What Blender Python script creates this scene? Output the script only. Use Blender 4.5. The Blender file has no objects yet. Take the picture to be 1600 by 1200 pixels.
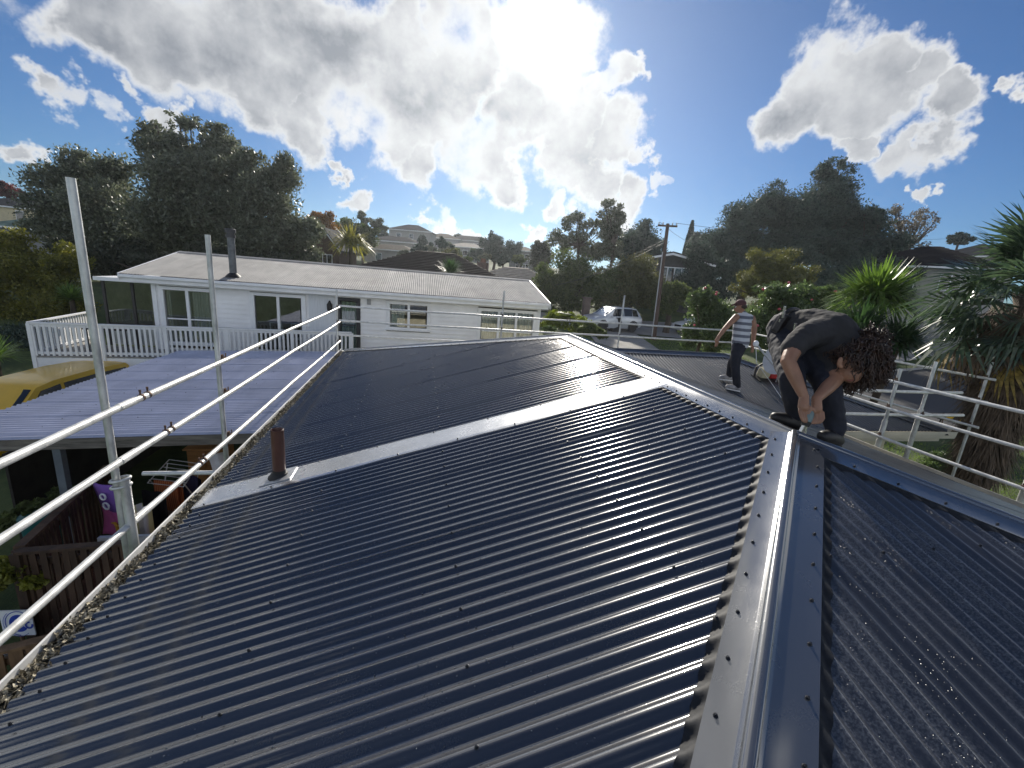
import bpy, math, random
import numpy as np
from mathutils import Vector, Matrix

random.seed(7); RNG = np.random.default_rng(7)
scene = bpy.context.scene
COL = scene.collection
rad = math.radians

# ---------------------------------------------------------------- camera
# metres; the ridge/hip junction of the dark roof is at x=y=0, the lawn beside the house at z=0
SC = 0.871; Z0 = 4.4; PITCH_T = 0.283
CAM = np.array([-2.836*SC, -2.624*SC, SC+Z0]); FPX = 675.694
L = 5.3*SC; W = 4.893*SC
def _rot(yaw, pitch, roll):
    cy, sy = math.cos(yaw), math.sin(yaw); cp, sp = math.cos(pitch), math.sin(pitch)
    f = np.array([-sy*cp, cy*cp, -sp]); r = np.array([cy, sy, 0]); u = np.cross(r, f)
    c, s = math.cos(roll), math.sin(roll)
    return np.array([c*r+s*u, -s*r+c*u, f])
MR = _rot(-.22, .241, .082)
def ray(x, y): return MR.T @ np.array([(x-800)/FPX, (600-y)/FPX, 1.0])
def onpl(x, y, n, c):
    d = ray(x, y); n = np.array(n, float); return CAM + d*((c-n@CAM)/(n@d))
def atz(x, y, h): return onpl(x, y, (0,0,1), h)
def atx(x, y, v): return onpl(x, y, (1,0,0), v)
def aty(x, y, v): return onpl(x, y, (0,1,0), v)
def dep(x, y, D): return CAM + ray(x, y)*D          # D = depth along the view axis

cam = bpy.data.cameras.new('camera'); camo = bpy.data.objects.new('camera', cam); COL.objects.link(camo)
m = Matrix.Identity(4)
for i in range(3):
    m[i][0] = MR[0][i]; m[i][1] = MR[1][i]; m[i][2] = -MR[2][i]; m[i][3] = CAM[i]
camo.matrix_world = m
cam.sensor_width = 36; cam.lens = FPX/1600*36; cam.clip_start = 0.05; cam.clip_end = 4000
scene.camera = camo

# ---------------------------------------------------------------- sky, sun, exposure
SUN_EL = rad(25.4); SUN_AZ = rad(12.6)            # azimuth from +Y towards +X
SUN = np.array([math.sin(SUN_AZ)*math.cos(SUN_EL), math.cos(SUN_AZ)*math.cos(SUN_EL), math.sin(SUN_EL)])
scene.view_settings.view_transform = 'Standard'; scene.view_settings.look = 'None'
scene.view_settings.gamma = 1; scene.view_settings.exposure = 1.0
scene.view_settings.use_curve_mapping = False
sl = bpy.data.lights.new('sun', 'SUN'); sl.energy = 3.2; sl.angle = rad(0.6); sl.color = (1, .93, .82)
so = bpy.data.objects.new('sun', sl); COL.objects.link(so)
so.rotation_euler = Vector(-SUN).to_track_quat('-Z', 'Y').to_euler(); so.location = (10, 30, 40)

world = bpy.data.worlds.new('World'); scene.world = world; world.use_nodes = True
NT = world.node_tree; NT.nodes.clear()
def N(t, **kw):
    n = NT.nodes.new(t)
    for k, v in kw.items(): setattr(n, k, v)
    return n
def lk(a, b): NT.links.new(a, b)
def mth(op, a, b=None, c=None, clamp=False):
    n = N('ShaderNodeMath', operation=op, use_clamp=clamp)
    for i, q in enumerate((a, b, c)):
        if q is None: continue
        if isinstance(q, (int, float)): n.inputs[i].default_value = q
        else: lk(q, n.inputs[i])
    return n.outputs[0]
def vmth(op, a, b=None, scale=None):
    n = N('ShaderNodeVectorMath', operation=op)
    for i, q in enumerate((a, b)):
        if q is None: continue
        if isinstance(q, (tuple, list, np.ndarray)): n.inputs[i].default_value = tuple(float(t) for t in q)
        else: lk(q, n.inputs[i])
    if scale is not None: n.inputs['Scale'].default_value = scale
    return n
def sstep(x, a, b, lo=0.0, hi=1.0):
    n = N('ShaderNodeMapRange', interpolation_type='SMOOTHSTEP'); lk(x, n.inputs[0])
    n.inputs[1].default_value = a; n.inputs[2].default_value = b; n.inputs[3].default_value = lo; n.inputs[4].default_value = hi
    return n.outputs[0]
def mixc(f, a, b, bt='MIX'):
    n = N('ShaderNodeMix', data_type='RGBA', blend_type=bt)
    for i, q in ((0, f), (6, a), (7, b)):
        if isinstance(q, (int, float)): n.inputs[i].default_value = q
        elif isinstance(q, tuple): n.inputs[i].default_value = (*q, 1)
        else: lk(q, n.inputs[i])
    return n.outputs[2]
tc = N('ShaderNodeTexCoord'); DIR = tc.outputs['Generated']
sky = N('ShaderNodeTexSky', sky_type='NISHITA'); sky.sun_disc = False
sky.sun_elevation = SUN_EL; sky.sun_rotation = SUN_AZ; sky.altitude = 50
sky.air_density = 1.0; sky.dust_density = 0.15; sky.ozone_density = 3.0
SKYK = 0.030
skyc = mixc(1.0, sky.outputs[0], (SKYK*0.50, SKYK*0.86, SKYK*1.26), 'MULTIPLY')
def noise(vec, scale, detail, rough=.55, dist=0):
    n = N('ShaderNodeTexNoise'); lk(vec, n.inputs['Vector'])
    n.inputs['Scale'].default_value = scale; n.inputs['Detail'].default_value = detail
    n.inputs['Roughness'].default_value = rough; n.inputs['Distortion'].default_value = dist
    return n
nd = noise(DIR, 10, 5, .6)
off = vmth('SCALE', vmth('SUBTRACT', nd.outputs['Color'], (.5,.5,.5)).outputs[0], None, .17).outputs[0]
DW = vmth('ADD', DIR, off).outputs[0]
BLOBS = [(150,20,80),(230,45,100),(320,55,110),(420,60,120),(400,140,70),(480,185,55),(520,100,110),(620,90,100),(600,200,70),(680,160,90),
 (660,262,45),(740,235,70),(785,285,42),(720,60,90),(800,190,80),(840,80,100),(880,180,85),(900,255,60),(962,215,55),(950,120,48),
 (985,100,25),(1003,245,28),(930,300,48),(985,320,38),(1030,280,22),(880,320,30),(95,150,42),(150,185,38),(195,135,34),(250,175,34),(70,140,20),
 (20,222,34),(52,243,16),(528,268,20),(562,312,26),(690,345,34),(655,352,18),(722,362,24),(748,372,16),(1290,115,82),(1375,75,58),
 (1235,180,58),(1340,150,88),(1435,112,55),(1468,190,52),(1420,235,52),(1345,225,36),(1485,150,34),(1455,292,20),(1592,140,28),(1045,275,14),(840,365,20)]
field = None
def addblob(c, r):
    global field
    dd = vmth('DISTANCE', DW, c).outputs['Value']
    v = mth('MULTIPLY_ADD', dd, -1.0/r, 1.0)
    field = v if field is None else mth('MAXIMUM', field, v)
for (bx_, by_, br_) in BLOBS:
    c = ray(bx_, by_); c /= np.linalg.norm(c); e = ray(bx_, by_+br_); e /= np.linalg.norm(e)
    e2 = ray(bx_+br_, by_); e2 /= np.linalg.norm(e2)
    addblob(c, float(.5*(np.linalg.norm(c-e)+np.linalg.norm(c-e2))))
# the cloud mass that leaves the frame at the top and at the left goes on beyond it
for az_, el_, r_ in ((-2,49,.20),(16,54,.20),(8,60,.16),(-20,46,.18),(-46,21,.20),(-58,18,.20),(-50,33,.14)):
    a_, e_ = rad(az_), rad(el_); addblob(np.array([math.sin(a_)*math.cos(e_), math.cos(a_)*math.cos(e_), math.sin(e_)]), r_)
# unseen broken cumulus over the rest of the dome, massed low for fill light
axis_cos = vmth('DOT_PRODUCT', DIR, MR[2]).outputs['Value']
outm = sstep(axis_cos, .50, .36)
nout = noise(DIR, 2.6, 4, .55)
spx = N('ShaderNodeSeparateXYZ'); lk(DIR, spx.inputs[0]); sepz = spx.outputs[2]
field = mth('MAXIMUM', field, mth('SUBTRACT', mth('MULTIPLY', mth('SUBTRACT', nout.outputs[0], mth('MULTIPLY_ADD', sepz, .26, .43)), 5.0), mth('MULTIPLY', mth('SUBTRACT', 1.0, outm), 6.0)))
nA = noise(DIR, 8, 7, .56)
nB = noise(vmth('ADD', DIR, tuple(SUN*.02 + np.array([0,0,.018]))).outputs[0], 8, 7, .56)
dens = mth('ADD', mth('MULTIPLY', mth('MINIMUM', field, .38), 1.7), mth('MULTIPLY', mth('SUBTRACT', nA.outputs[0], .5), 3.0))
alpha = sstep(dens, -.15, .55)
cosg = vmth('DOT_PRODUCT', DIR, SUN).outputs['Value']
ang = mth('MULTIPLY', mth('ARCCOSINE', mth('MINIMUM', cosg, .99999)), 180/math.pi)
def gau(sig, amp): return mth('MULTIPLY', mth('EXPONENT', mth('MULTIPLY', mth('POWER', mth('DIVIDE', ang, sig), 2.0), -1.0)), amp)
relief = mth('MULTIPLY_ADD', mth('SUBTRACT', nA.outputs[0], nB.outputs[0]), 2.2, .5, clamp=True)
nC = noise(DW, 3.2, 4, .5)
thick = mth('MULTIPLY', sstep(dens, .12, 1.10), sstep(nC.outputs[0], .22, .50))
shade = mth('MULTIPLY', thick, mth('MULTIPLY_ADD', relief, -1.3, 1.5), clamp=True)
CLK = 0.44
cc = mixc(shade, (.97*CLK, .985*CLK, 1.0*CLK), (.30*CLK, .33*CLK, .38*CLK))
glow_c = mth('ADD', gau(2.1, 5.0), gau(5.0, .10))
fl = mth('MULTIPLY_ADD', sstep(cosg, .55, -.6), 1.3, 1.0)  # unseen clouds away from the sun brightened to lift the fill light
flv = N('ShaderNodeCombineXYZ'); [lk(fl, flv.inputs[i]) for i in range(3)]
cc = vmth('MULTIPLY', cc, flv.outputs[0]).outputs[0]
gl = N('ShaderNodeCombineXYZ'); lk(glow_c, gl.inputs[0]); lk(glow_c, gl.inputs[1]); lk(mth('MULTIPLY', glow_c, .95), gl.inputs[2])
cc = vmth('ADD', cc, gl.outputs[0]).outputs[0]
glow_s = mth('ADD', gau(2.1, 3.0), gau(5.5, .06))
gs = N('ShaderNodeCombineXYZ'); lk(glow_s, gs.inputs[0]); lk(glow_s, gs.inputs[1]); lk(glow_s, gs.inputs[2])
sc_ = vmth('ADD', skyc, gs.outputs[0]).outputs[0]
fin = mixc(alpha, sc_, cc)
bg = N('ShaderNodeBackground'); lk(fin, bg.inputs[0]); bg.inputs[1].default_value = 1.0
wo = N('ShaderNodeOutputWorld'); lk(bg.outputs[0], wo.inputs[0])
world.cycles.sampling_method = 'MANUAL'; world.cycles.sample_map_resolution = 512

# ---------------------------------------------------------------- materials
MATS = {}
def pmat(name, col, rough=.6, metal=0.0, var=.18, scale=3.0, bump=0.0, bscale=60.0, spec=.5, col2=None, ovar=0.0,
         stretch=None, trans=0.0, rvar=0.0, ramp=(.35,.65), coat=0.0):
    if name in MATS: return MATS[name]
    mt = bpy.data.materials.new(name); mt.use_nodes = True; nt = mt.node_tree; b = nt.nodes['Principled BSDF']
    nw = nt.nodes.new; ln = nt.links.new
    t = nw('ShaderNodeTexCoord'); vec = t.outputs['Object']
    if stretch:
        mp = nw('ShaderNodeMapping'); mp.inputs['Scale'].default_value = stretch; ln(vec, mp.inputs[0]); vec = mp.outputs[0]
    nz = nw('ShaderNodeTexNoise'); nz.inputs['Scale'].default_value = scale; nz.inputs['Detail'].default_value = 6; nz.inputs['Roughness'].default_value = .62
    ln(vec, nz.inputs['Vector'])
    cr = nw('ShaderNodeValToRGB'); cr.color_ramp.elements[0].position = ramp[0]; cr.color_ramp.elements[1].position = ramp[1]
    c1 = tuple(max(0, c*(1-var)) for c in col); c2 = col2 if col2 else tuple(min(1, c*(1+var)) for c in col)
    cr.color_ramp.elements[0].color = (*c1, 1); cr.color_ramp.elements[1].color = (*c2, 1)
    ln(nz.outputs[0], cr.inputs[0]); out = cr.outputs[0]
    if ovar:
        oi = nw('ShaderNodeObjectInfo'); mr = nw('ShaderNodeMapRange'); ln(oi.outputs['Random'], mr.inputs[0])
        mr.inputs[3].default_value = 1-ovar; mr.inputs[4].default_value = 1+ovar
        hs = nw('ShaderNodeHueSaturation'); ln(out, hs.inputs['Color']); ln(mr.outputs[0], hs.inputs['Value']); out = hs.outputs[0]
    ln(out, b.inputs['Base Color'])
    b.inputs['Roughness'].default_value = rough; b.inputs['Metallic'].default_value = metal
    b.inputs['Specular IOR Level'].default_value = spec; b.inputs['Coat Weight'].default_value = coat
    if rvar:
        mr2 = nw('ShaderNodeMapRange'); ln(nz.outputs[0], mr2.inputs[0]); mr2.inputs[1].default_value = .3; mr2.inputs[2].default_value = .7
        mr2.inputs[3].default_value = rough-rvar; mr2.inputs[4].default_value = rough+rvar; ln(mr2.outputs[0], b.inputs['Roughness'])
    if bump:
        n2 = nw('ShaderNodeTexNoise'); n2.inputs['Scale'].default_value = bscale; n2.inputs['Detail'].default_value = 4; ln(vec, n2.inputs['Vector'])
        bp = nw('ShaderNodeBump'); bp.inputs['Strength'].default_value = bump; bp.inputs['Distance'].default_value = .02
        ln(n2.outputs[0], bp.inputs['Height']); ln(bp.outputs[0], b.inputs['Normal'])
    if trans:
        tr = nw('ShaderNodeBsdfTranslucent'); mx = nw('ShaderNodeMixShader'); mx.inputs[0].default_value = trans
        hs2 = nw('ShaderNodeHueSaturation'); hs2.inputs['Saturation'].default_value = 1.15; hs2.inputs['Value'].default_value = 1.5; ln(out, hs2.inputs['Color'])
        ln(hs2.outputs[0], tr.inputs[0]); ln(b.outputs[0], mx.inputs[1]); ln(tr.outputs[0], mx.inputs[2])
        ln(mx.outputs[0], nt.nodes['Material Output'].inputs[0])
    MATS[name] = mt; return mt
def glassmat(name, col=(.02,.025,.03), rough=.03, mixg=.0):
    mt = pmat(name, col, rough, 0, .3, 2, spec=.8); return mt
def clearglass(name, tint=(.85,.9,.9), a=.72):
    if name in MATS: return MATS[name]
    mt = bpy.data.materials.new(name); mt.use_nodes = True; nt = mt.node_tree; nt.nodes.clear()
    o = nt.nodes.new('ShaderNodeOutputMaterial'); g = nt.nodes.new('ShaderNodeBsdfGlossy'); g.inputs['Roughness'].default_value = .02
    t = nt.nodes.new('ShaderNodeBsdfTransparent'); t.inputs[0].default_value = (*tint, 1)
    fr = nt.nodes.new('ShaderNodeFresnel'); fr.inputs[0].default_value = 1.55
    ad = nt.nodes.new('ShaderNodeMath'); ad.operation = 'ADD'; ad.inputs[1].default_value = 1-a-.2; ad.use_clamp = True
    nt.links.new(fr.outputs[0], ad.inputs[0])
    mx = nt.nodes.new('ShaderNodeMixShader'); nt.links.new(ad.outputs[0], mx.inputs[0]); nt.links.new(t.outputs[0], mx.inputs[1]); nt.links.new(g.outputs[0], mx.inputs[2])
    nt.links.new(mx.outputs[0], o.inputs[0]); MATS[name] = mt; return mt

# ---------------------------------------------------------------- mesh helpers
def root_of(o):
    while o.parent: o = o.parent
    return o
def link_mesh(me, name, mat, parent=None, label=None):
    o = bpy.data.objects.new(name, me); COL.objects.link(o)
    if mat is not None and not me.materials: me.materials.append(mat)
    if parent is not None: o.parent = parent
    if label: o['label'] = label
    return o
class MB:
    def __init__(s): s.v = []; s.f = []
    def add(s, vs, fs):
        o = len(s.v); s.v += [tuple(map(float, q)) for q in vs]; s.f += [tuple(i+o for i in f) for f in fs]; return s
    def boxp(s, a, b):
        x0,y0,z0 = a; x1,y1,z1 = b
        return s.add([(x0,y0,z0),(x1,y0,z0),(x1,y1,z0),(x0,y1,z0),(x0,y0,z1),(x1,y0,z1),(x1,y1,z1),(x0,y1,z1)],
              [(0,3,2,1),(4,5,6,7),(0,1,5,4),(1,2,6,5),(2,3,7,6),(3,0,4,7)])
    def box(s, c, d, rz=0, rx=0, ry=0):
        R_ = Matrix.Rotation(rz,3,'Z') @ Matrix.Rotation(ry,3,'Y') @ Matrix.Rotation(rx,3,'X')
        vs = []
        for z in (-.5,.5):
            for x,y in ((-.5,-.5),(.5,-.5),(.5,.5),(-.5,.5)):
                q = R_ @ Vector((x*d[0], y*d[1], z*d[2])); vs.append((c[0]+q.x, c[1]+q.y, c[2]+q.z))
        return s.add(vs, [(0,3,2,1),(4,5,6,7),(0,1,5,4),(1,2,6,5),(2,3,7,6),(3,0,4,7)])
    def bar(s, a, b, w, h, up=(0,0,1)):
        a = Vector(a); b = Vector(b); d = (b-a).normalized(); u = Vector(up)
        sd = d.cross(u)
        if sd.length < 1e-4: sd = d.cross(Vector((1,0,0)))
        sd.normalize(); u = sd.cross(d)
        vs = []
        for p in (a, b):
            for i,j in ((-1,-1),(1,-1),(1,1),(-1,1)): vs.append(p + sd*(i*w/2) + u*(j*h/2))
        return s.add(vs, [(0,1,2,3),(7,6,5,4),(0,4,5,1),(1,5,6,2),(2,6,7,3),(3,7,4,0)])
    def tube(s, pts, r, n=10, caps=True, sq=(1,1)):
        pts = [Vector(tuple(map(float, p))) for p in pts]; m_ = len(pts)
        rs_ = list(r) if isinstance(r, (list, tuple, np.ndarray)) else [r]*m_
        vs = []; prev = None
        for i, p in enumerate(pts):
            d = (pts[min(i+1, m_-1)]-pts[max(i-1, 0)])
            d = d.normalized() if d.length > 1e-9 else Vector((0,0,1))
            if prev is None:
                u = d.orthogonal().normalized()
                if abs(d.z) < .9: u = (Vector((0,0,1)) - d*d.z).normalized()
            else:
                u = prev - d*prev.dot(d); u = u.normalized() if u.length > 1e-6 else d.orthogonal().normalized()
            prev = u; w = d.cross(u)
            for k_ in range(n):
                a = 2*math.pi*k_/n; vs.append(p + (u*math.cos(a)*sq[0] + w*math.sin(a)*sq[1])*rs_[i])
        fs = [(i*n+k_, i*n+(k_+1)%n, (i+1)*n+(k_+1)%n, (i+1)*n+k_) for i in range(m_-1) for k_ in range(n)]
        if caps: fs += [tuple(range(n-1,-1,-1)), tuple((m_-1)*n+k_ for k_ in range(n))]
        return s.add(vs, fs)
    def lathe(s, prof, c=(0,0,0), n=16, ax='Z'):
        vs = []
        for r_, h_ in prof:
            for k_ in range(n):
                a = 2*math.pi*k_/n; x, y = r_*math.cos(a), r_*math.sin(a)
                q = (x,y,h_) if ax == 'Z' else ((h_,x,y) if ax == 'X' else (y,h_,x))
                vs.append((c[0]+q[0], c[1]+q[1], c[2]+q[2]))
        m_ = len(prof)
        fs = [(i*n+k_, i*n+(k_+1)%n, (i+1)*n+(k_+1)%n, (i+1)*n+k_) for i in range(m_-1) for k_ in range(n)]
        fs += [tuple(range(n-1,-1,-1)), tuple((m_-1)*n+k_ for k_ in range(n))]
        return s.add(vs, fs)
    def prism(s, poly, a, b, ax='y'):
        # poly: 2D points; extruded between a and b along ax
        n = len(poly)
        def P(u, v, t): return (u,t,v) if ax == 'y' else ((t,u,v) if ax == 'x' else (u,v,t))
        vs = [P(u,v,a) for u,v in poly] + [P(u,v,b) for u,v in poly]
        fs = [tuple(range(n)), tuple(range(2*n-1,n-1,-1))] + [(i,i+n,(i+1)%n+n,(i+1)%n) for i in range(n)]
        return s.add(vs, fs)
    def ell(s, c, r, n=10, m_=7, R_=None):
        vs = []
        for i in range(m_+1):
            t = math.pi*i/m_
            for k_ in range(n):
                a = 2*math.pi*k_/n; q = Vector((r[0]*math.sin(t)*math.cos(a), r[1]*math.sin(t)*math.sin(a), r[2]*math.cos(t)))
                if R_ is not None: q = R_ @ q
                vs.append((c[0]+q.x, c[1]+q.y, c[2]+q.z))
        fs = [(i*n+k_, (i+1)*n+k_, (i+1)*n+(k_+1)%n, i*n+(k_+1)%n) for i in range(m_) for k_ in range(n)]
        return s.add(vs, fs)
    def mesh(s, name, off=(0,0,0), smooth=None):
        me = bpy.data.meshes.new(name); o = off
        me.from_pydata([(a-o[0], b-o[1], c-o[2]) for a,b,c in s.v], [], s.f); me.validate()
        if smooth is not None:
            me.polygons.foreach_set('use_smooth', [True]*len(me.polygons))
            if smooth < 179: me.set_sharp_from_angle(angle=rad(smooth))
        me.update(); return me
    def build(s, name, mat, parent=None, smooth=None, label=None, bevel=0):
        off = (0,0,0)
        if parent is not None: off = tuple(root_of(parent).location)
        o = link_mesh(s.mesh(name, off, smooth), name, mat, parent, label)
        if bevel:
            b = o.modifiers.new('bevel', 'BEVEL'); b.width = bevel; b.segments = 2; b.limit_method = 'ANGLE'
        return o
def thing(name, label, cat, loc=(0,0,0), group=None):
    o = bpy.data.objects.new(name, None); COL.objects.link(o); o.location = tuple(float(t) for t in loc); o.empty_display_size = .2
    return tag(o, label, cat, group)
def tag(o, label, cat, group=None):
    o['label'] = label; o['category'] = cat
    if group: o['group'] = group
    return o
def struct(o): o['kind'] = 'structure'; return o
def stuff(o): o['kind'] = 'stuff'; return o
def solo(mb, name, mat, loc, label, cat, group=None, smooth=None, bevel=0):   # a thing that is one mesh
    o = link_mesh(mb.mesh(name, tuple(loc), smooth), name, mat); o.location = tuple(float(t) for t in loc)
    if bevel:
        b = o.modifiers.new('bevel', 'BEVEL'); b.width = bevel; b.segments = 2; b.limit_method = 'ANGLE'
    return tag(o, label, cat, group)
def copy_child(o, parent, loc=(0,0,0), rot=None, scale=None):
    c = o.copy(); COL.objects.link(c); c.parent = parent; c.location = tuple(map(float, loc))
    if rot is not None: c.rotation_euler = rot
    if scale is not None: c.scale = scale
    return c
def copy_tree(o, parent=None):
    c = o.copy(); COL.objects.link(c); c.parent = parent
    for ch in list(o.children): copy_tree(ch, c)
    return c
def np_mesh(name, V, Fq, smooth=False):
    me = bpy.data.meshes.new(name); V = np.asarray(V, np.float32); Fq = np.asarray(Fq, np.int32); k_ = Fq.shape[1]
    me.vertices.add(len(V)); me.vertices.foreach_set('co', V.ravel())
    me.loops.add(Fq.size); me.loops.foreach_set('vertex_index', Fq.ravel())
    me.polygons.add(len(Fq)); me.polygons.foreach_set('loop_start', np.arange(0, Fq.size, k_, dtype=np.int32))
    me.polygons.foreach_set('loop_total', np.full(len(Fq), k_, np.int32))
    if smooth: me.polygons.foreach_set('use_smooth', np.ones(len(Fq), bool))
    me.update(calc_edges=True); return me

# palette
M_white = pmat('white_paint', (.84,.85,.86), .45, var=.06, scale=2, bump=.02, bscale=30)
M_wall = pmat('weatherboard_paint', (.86,.86,.86), .5, var=.06, scale=1.5)
M_tube = pmat('galvanised_tube', (.55,.56,.55), .42, .55, var=.28, scale=9, rvar=.12, bump=.03, bscale=80, stretch=(1,1,.5))
M_rail = pmat('aluminium_tube', (.68,.68,.65), .42, .25, var=.16, scale=10, rvar=.1, bump=.02, bscale=60)
M_rust = pmat('rusty_steel', (.12,.075,.055), .8, .3, var=.5, scale=40)
M_concrete = pmat('concrete', (.36,.34,.31), .85, var=.2, scale=1.5, bump=.1, bscale=50)
M_glass = pmat('dark_window_glass', (.018,.022,.026), .04, 0, .4, 1.5, spec=.9)
M_curtain = pmat('net_curtain', (.62,.62,.60), .9, var=.25, scale=3, stretch=(14,1,.4))
M_bark = pmat('bark', (.085,.065,.05), .9, var=.45, scale=4, bump=.5, bscale=14, stretch=(1,1,.3))
M_black = pmat('black_rubber', (.015,.015,.016), .6, var=.2)
M_chrome = pmat('bare_metal', (.6,.6,.6), .25, .9, var=.1)

# ---------------------------------------------------------------- ground
CTRL = [(0,0,0,9),(-4,-8,0,9),(6,-8,0,9),(4,8,0,8),(0,11,.1,6),(9,3,0,6),(12,8,.15,6),(15,9,.2,5),(25,14,.45,6),(27,19,.45,6),(33,19,.4,6),(20,11,.25,5),(30,0,0,10),(30,24,1.2,4),
 (14,23.6,1.5,4),(11.5,20.3,1.75,4),(10.2,25,2.25,4),(12.7,23.8,2.2,3),(8,22,2.0,4),(16,25.5,2.1,4),(20,27,1.9,5),(5,16,1.2,4),(4,30,2.6,6),(14,30,2.5,6),(24,32,2.6,6),
 (-8,7,0,6),(-9,12,0,4),(-14,8,0,6),(-12,13,.0,4),(-4,14,.3,4),(-16,14,.6,4),(-5,22,2.0,5),(-14,24,2.2,6),(-25,14,1.5,8),(-22,30,2.8,8),
 (-2,28,2.4,6),(5,38,2.6,7),(-12.5,50,5,8),(-57,72,4.8,12),(-40,54,3.9,10),(-5,107,10.6,10),(-9,94,7.6,8),(-8,77,5.7,8),(3,135,11.8,12),(8,112,7.8,8),(12,138,12,12),(0,73,6.2,7),(16,81,6.4,10),(21,39,4.2,7),(39,30,4.3,6),(57,38,7.5,8),
 (35,50,4.5,12),(60,60,7,15),(-25,80,7,12),(-30,120,10,18),(40,100,7,20),(0,180,13,25),(60,160,10,30),(130,100,8,40),(-120,120,7,50),(-100,30,2,30),(-60,0,1,25),(-40,-40,0,30),(60,-40,0,30),(0,-60,0,30),(0,500,12,250),(400,200,8,200),(-400,200,6,200),(0,-300,0,200),(300,-100,0,200),(-300,-100,0,200)]
CT = np.array(CTRL, float)
def hgt(x, y):
    x = np.asarray(x, float); y = np.asarray(y, float)
    d2 = (x[...,None]-CT[:,0])**2 + (y[...,None]-CT[:,1])**2
    w = np.exp(-d2/(2*(CT[:,3]*.8)**2))/CT[:,3]**.5 + 1e-3/(d2+25)
    return (w*CT[:,2]).sum(-1)/w.sum(-1)
def H(x, y): return float(hgt(x, y))
def axis(lo, hi):
    out = [0.0]; 
    while out[-1] < hi: out.append(out[-1] + max(.8, abs(out[-1])*.06))
    neg = [0.0]
    while neg[-1] > lo: neg.append(neg[-1] - max(.8, abs(neg[-1])*.06))
    return np.array(sorted(set(out+neg)))
gx = axis(-420, 420); gy = axis(-150, 480)
GX, GY = np.meshgrid(gx, gy); GZ = hgt(GX, GY)
nx_ = len(gx); idx = np.arange(GX.size).reshape(GX.shape)
quads = np.stack([idx[:-1,:-1], idx[:-1,1:], idx[1:,1:], idx[1:,:-1]], -1).reshape(-1,4)
M_grass = pmat('lawn_grass', (.045,.085,.018), .95, var=.4, scale=.9, col2=(.09,.12,.03), bump=.6, bscale=25)
g = link_mesh(np_mesh('ground', np.stack([GX,GY,GZ],-1).reshape(-1,3), quads, True), 'ground', M_grass); struct(g); g['label'] = 'green lawn and earth running up the hillside'
def drape(path, width, dz, step=.7):
    # strip following a polyline, laid on the terrain
    P = [np.array(p, float) for p in path]; pts = []
    for a, b in zip(P[:-1], P[1:]):
        n = max(1, int(np.linalg.norm(b-a)/step)); pts += [a+(b-a)*i/n for i in range(n)]
    pts.append(P[-1]); V = []; F = []; cols = 9
    for i, p in enumerate(pts):
        d = pts[min(i+1,len(pts)-1)]-pts[max(i-1,0)]; d = d/np.linalg.norm(d); nrm = np.array([d[1],-d[0]])
        for j in range(cols):
            q = p + nrm*width*(j/(cols-1)-.5); V.append((q[0], q[1], 0))
    V = np.array(V); V[:,2] = gridz(V[:,0], V[:,1]) + dz
    n = len(pts); id_ = np.arange(n*cols).reshape(n, cols)
    F = np.stack([id_[:-1,:-1], id_[:-1,1:], id_[1:,1:], id_[1:,:-1]], -1).reshape(-1,4)
    return V, F
def gridz(x, y):
    ix = np.clip(np.searchsorted(gx, x)-1, 0, len(gx)-2); iy = np.clip(np.searchsorted(gy, y)-1, 0, len(gy)-2)
    tx = (x-gx[ix])/(gx[ix+1]-gx[ix]); ty = (y-gy[iy])/(gy[iy+1]-gy[iy])
    return GZ[iy,ix]*(1-tx)*(1-ty)+GZ[iy,ix+1]*tx*(1-ty)+GZ[iy+1,ix]*(1-tx)*ty+GZ[iy+1,ix+1]*tx*ty
M_asph = pmat('asphalt', (.055,.055,.057), .85, var=.2, scale=2, bump=.15, bscale=90, rvar=.1)
M_foot = pmat('pale_concrete', (.30,.285,.26), .85, var=.15, scale=1.2, bump=.08, bscale=60)
V, F = drape([(-6,33.5),(4,31),(10,29),(16,28.2),(24,27.5),(40,27),(70,24)], 6.5, .06)
o = struct(link_mesh(np_mesh('road', V, F, True), 'road', M_foot)); o['label'] = 'pale sunlit road running past the front gardens'
V, F = drape([(40,19.5),(30,18.2),(24,16.2),(19,13.6)], 7.0, .05)
o = struct(link_mesh(np_mesh('driveway', V, F, True), 'driveway', M_asph)); o['label'] = 'dark asphalt drive beyond the lawn'
V, F = drape([(9.2,20.0),(9.8,23),(10.6,26.2)], 3.6, .075)
o = struct(link_mesh(np_mesh('parking_pad', V, F, True), 'parking_pad', M_foot)); o['label'] = 'concrete parking pad beside the road'
def kerb(path, off, name='kerb'):
    P = [np.array(p, float) for p in path]; mb = MB(); pts = []
    for a, b in zip(P[:-1], P[1:]):
        n = max(1, int(np.linalg.norm(b-a)/.8)); pts += [a+(b-a)*i/n for i in range(n)]
    pts.append(P[-1]); cen = []
    for i, p in enumerate(pts):
        d = pts[min(i+1,len(pts)-1)]-pts[max(i-1,0)]; d = d/np.linalg.norm(d); q = p+np.array([d[1],-d[0]])*off
        cen.append((q[0], q[1], float(gridz(q[0], q[1]))+.06))
    mb.tube(cen, .13, 4, sq=(1,1)); o = struct(mb.build(name, M_concrete)); o['label'] = 'low concrete kerb along the roadside'
kerb([(40,19.5),(30,18.2),(24,16.2),(19,13.6)], 3.6); kerb([(40,19.5),(30,18.2),(24,16.2),(19,13.6)], -3.6)
kerb([(16,28.2),(24,27.5),(40,27)], 3.35)

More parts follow.
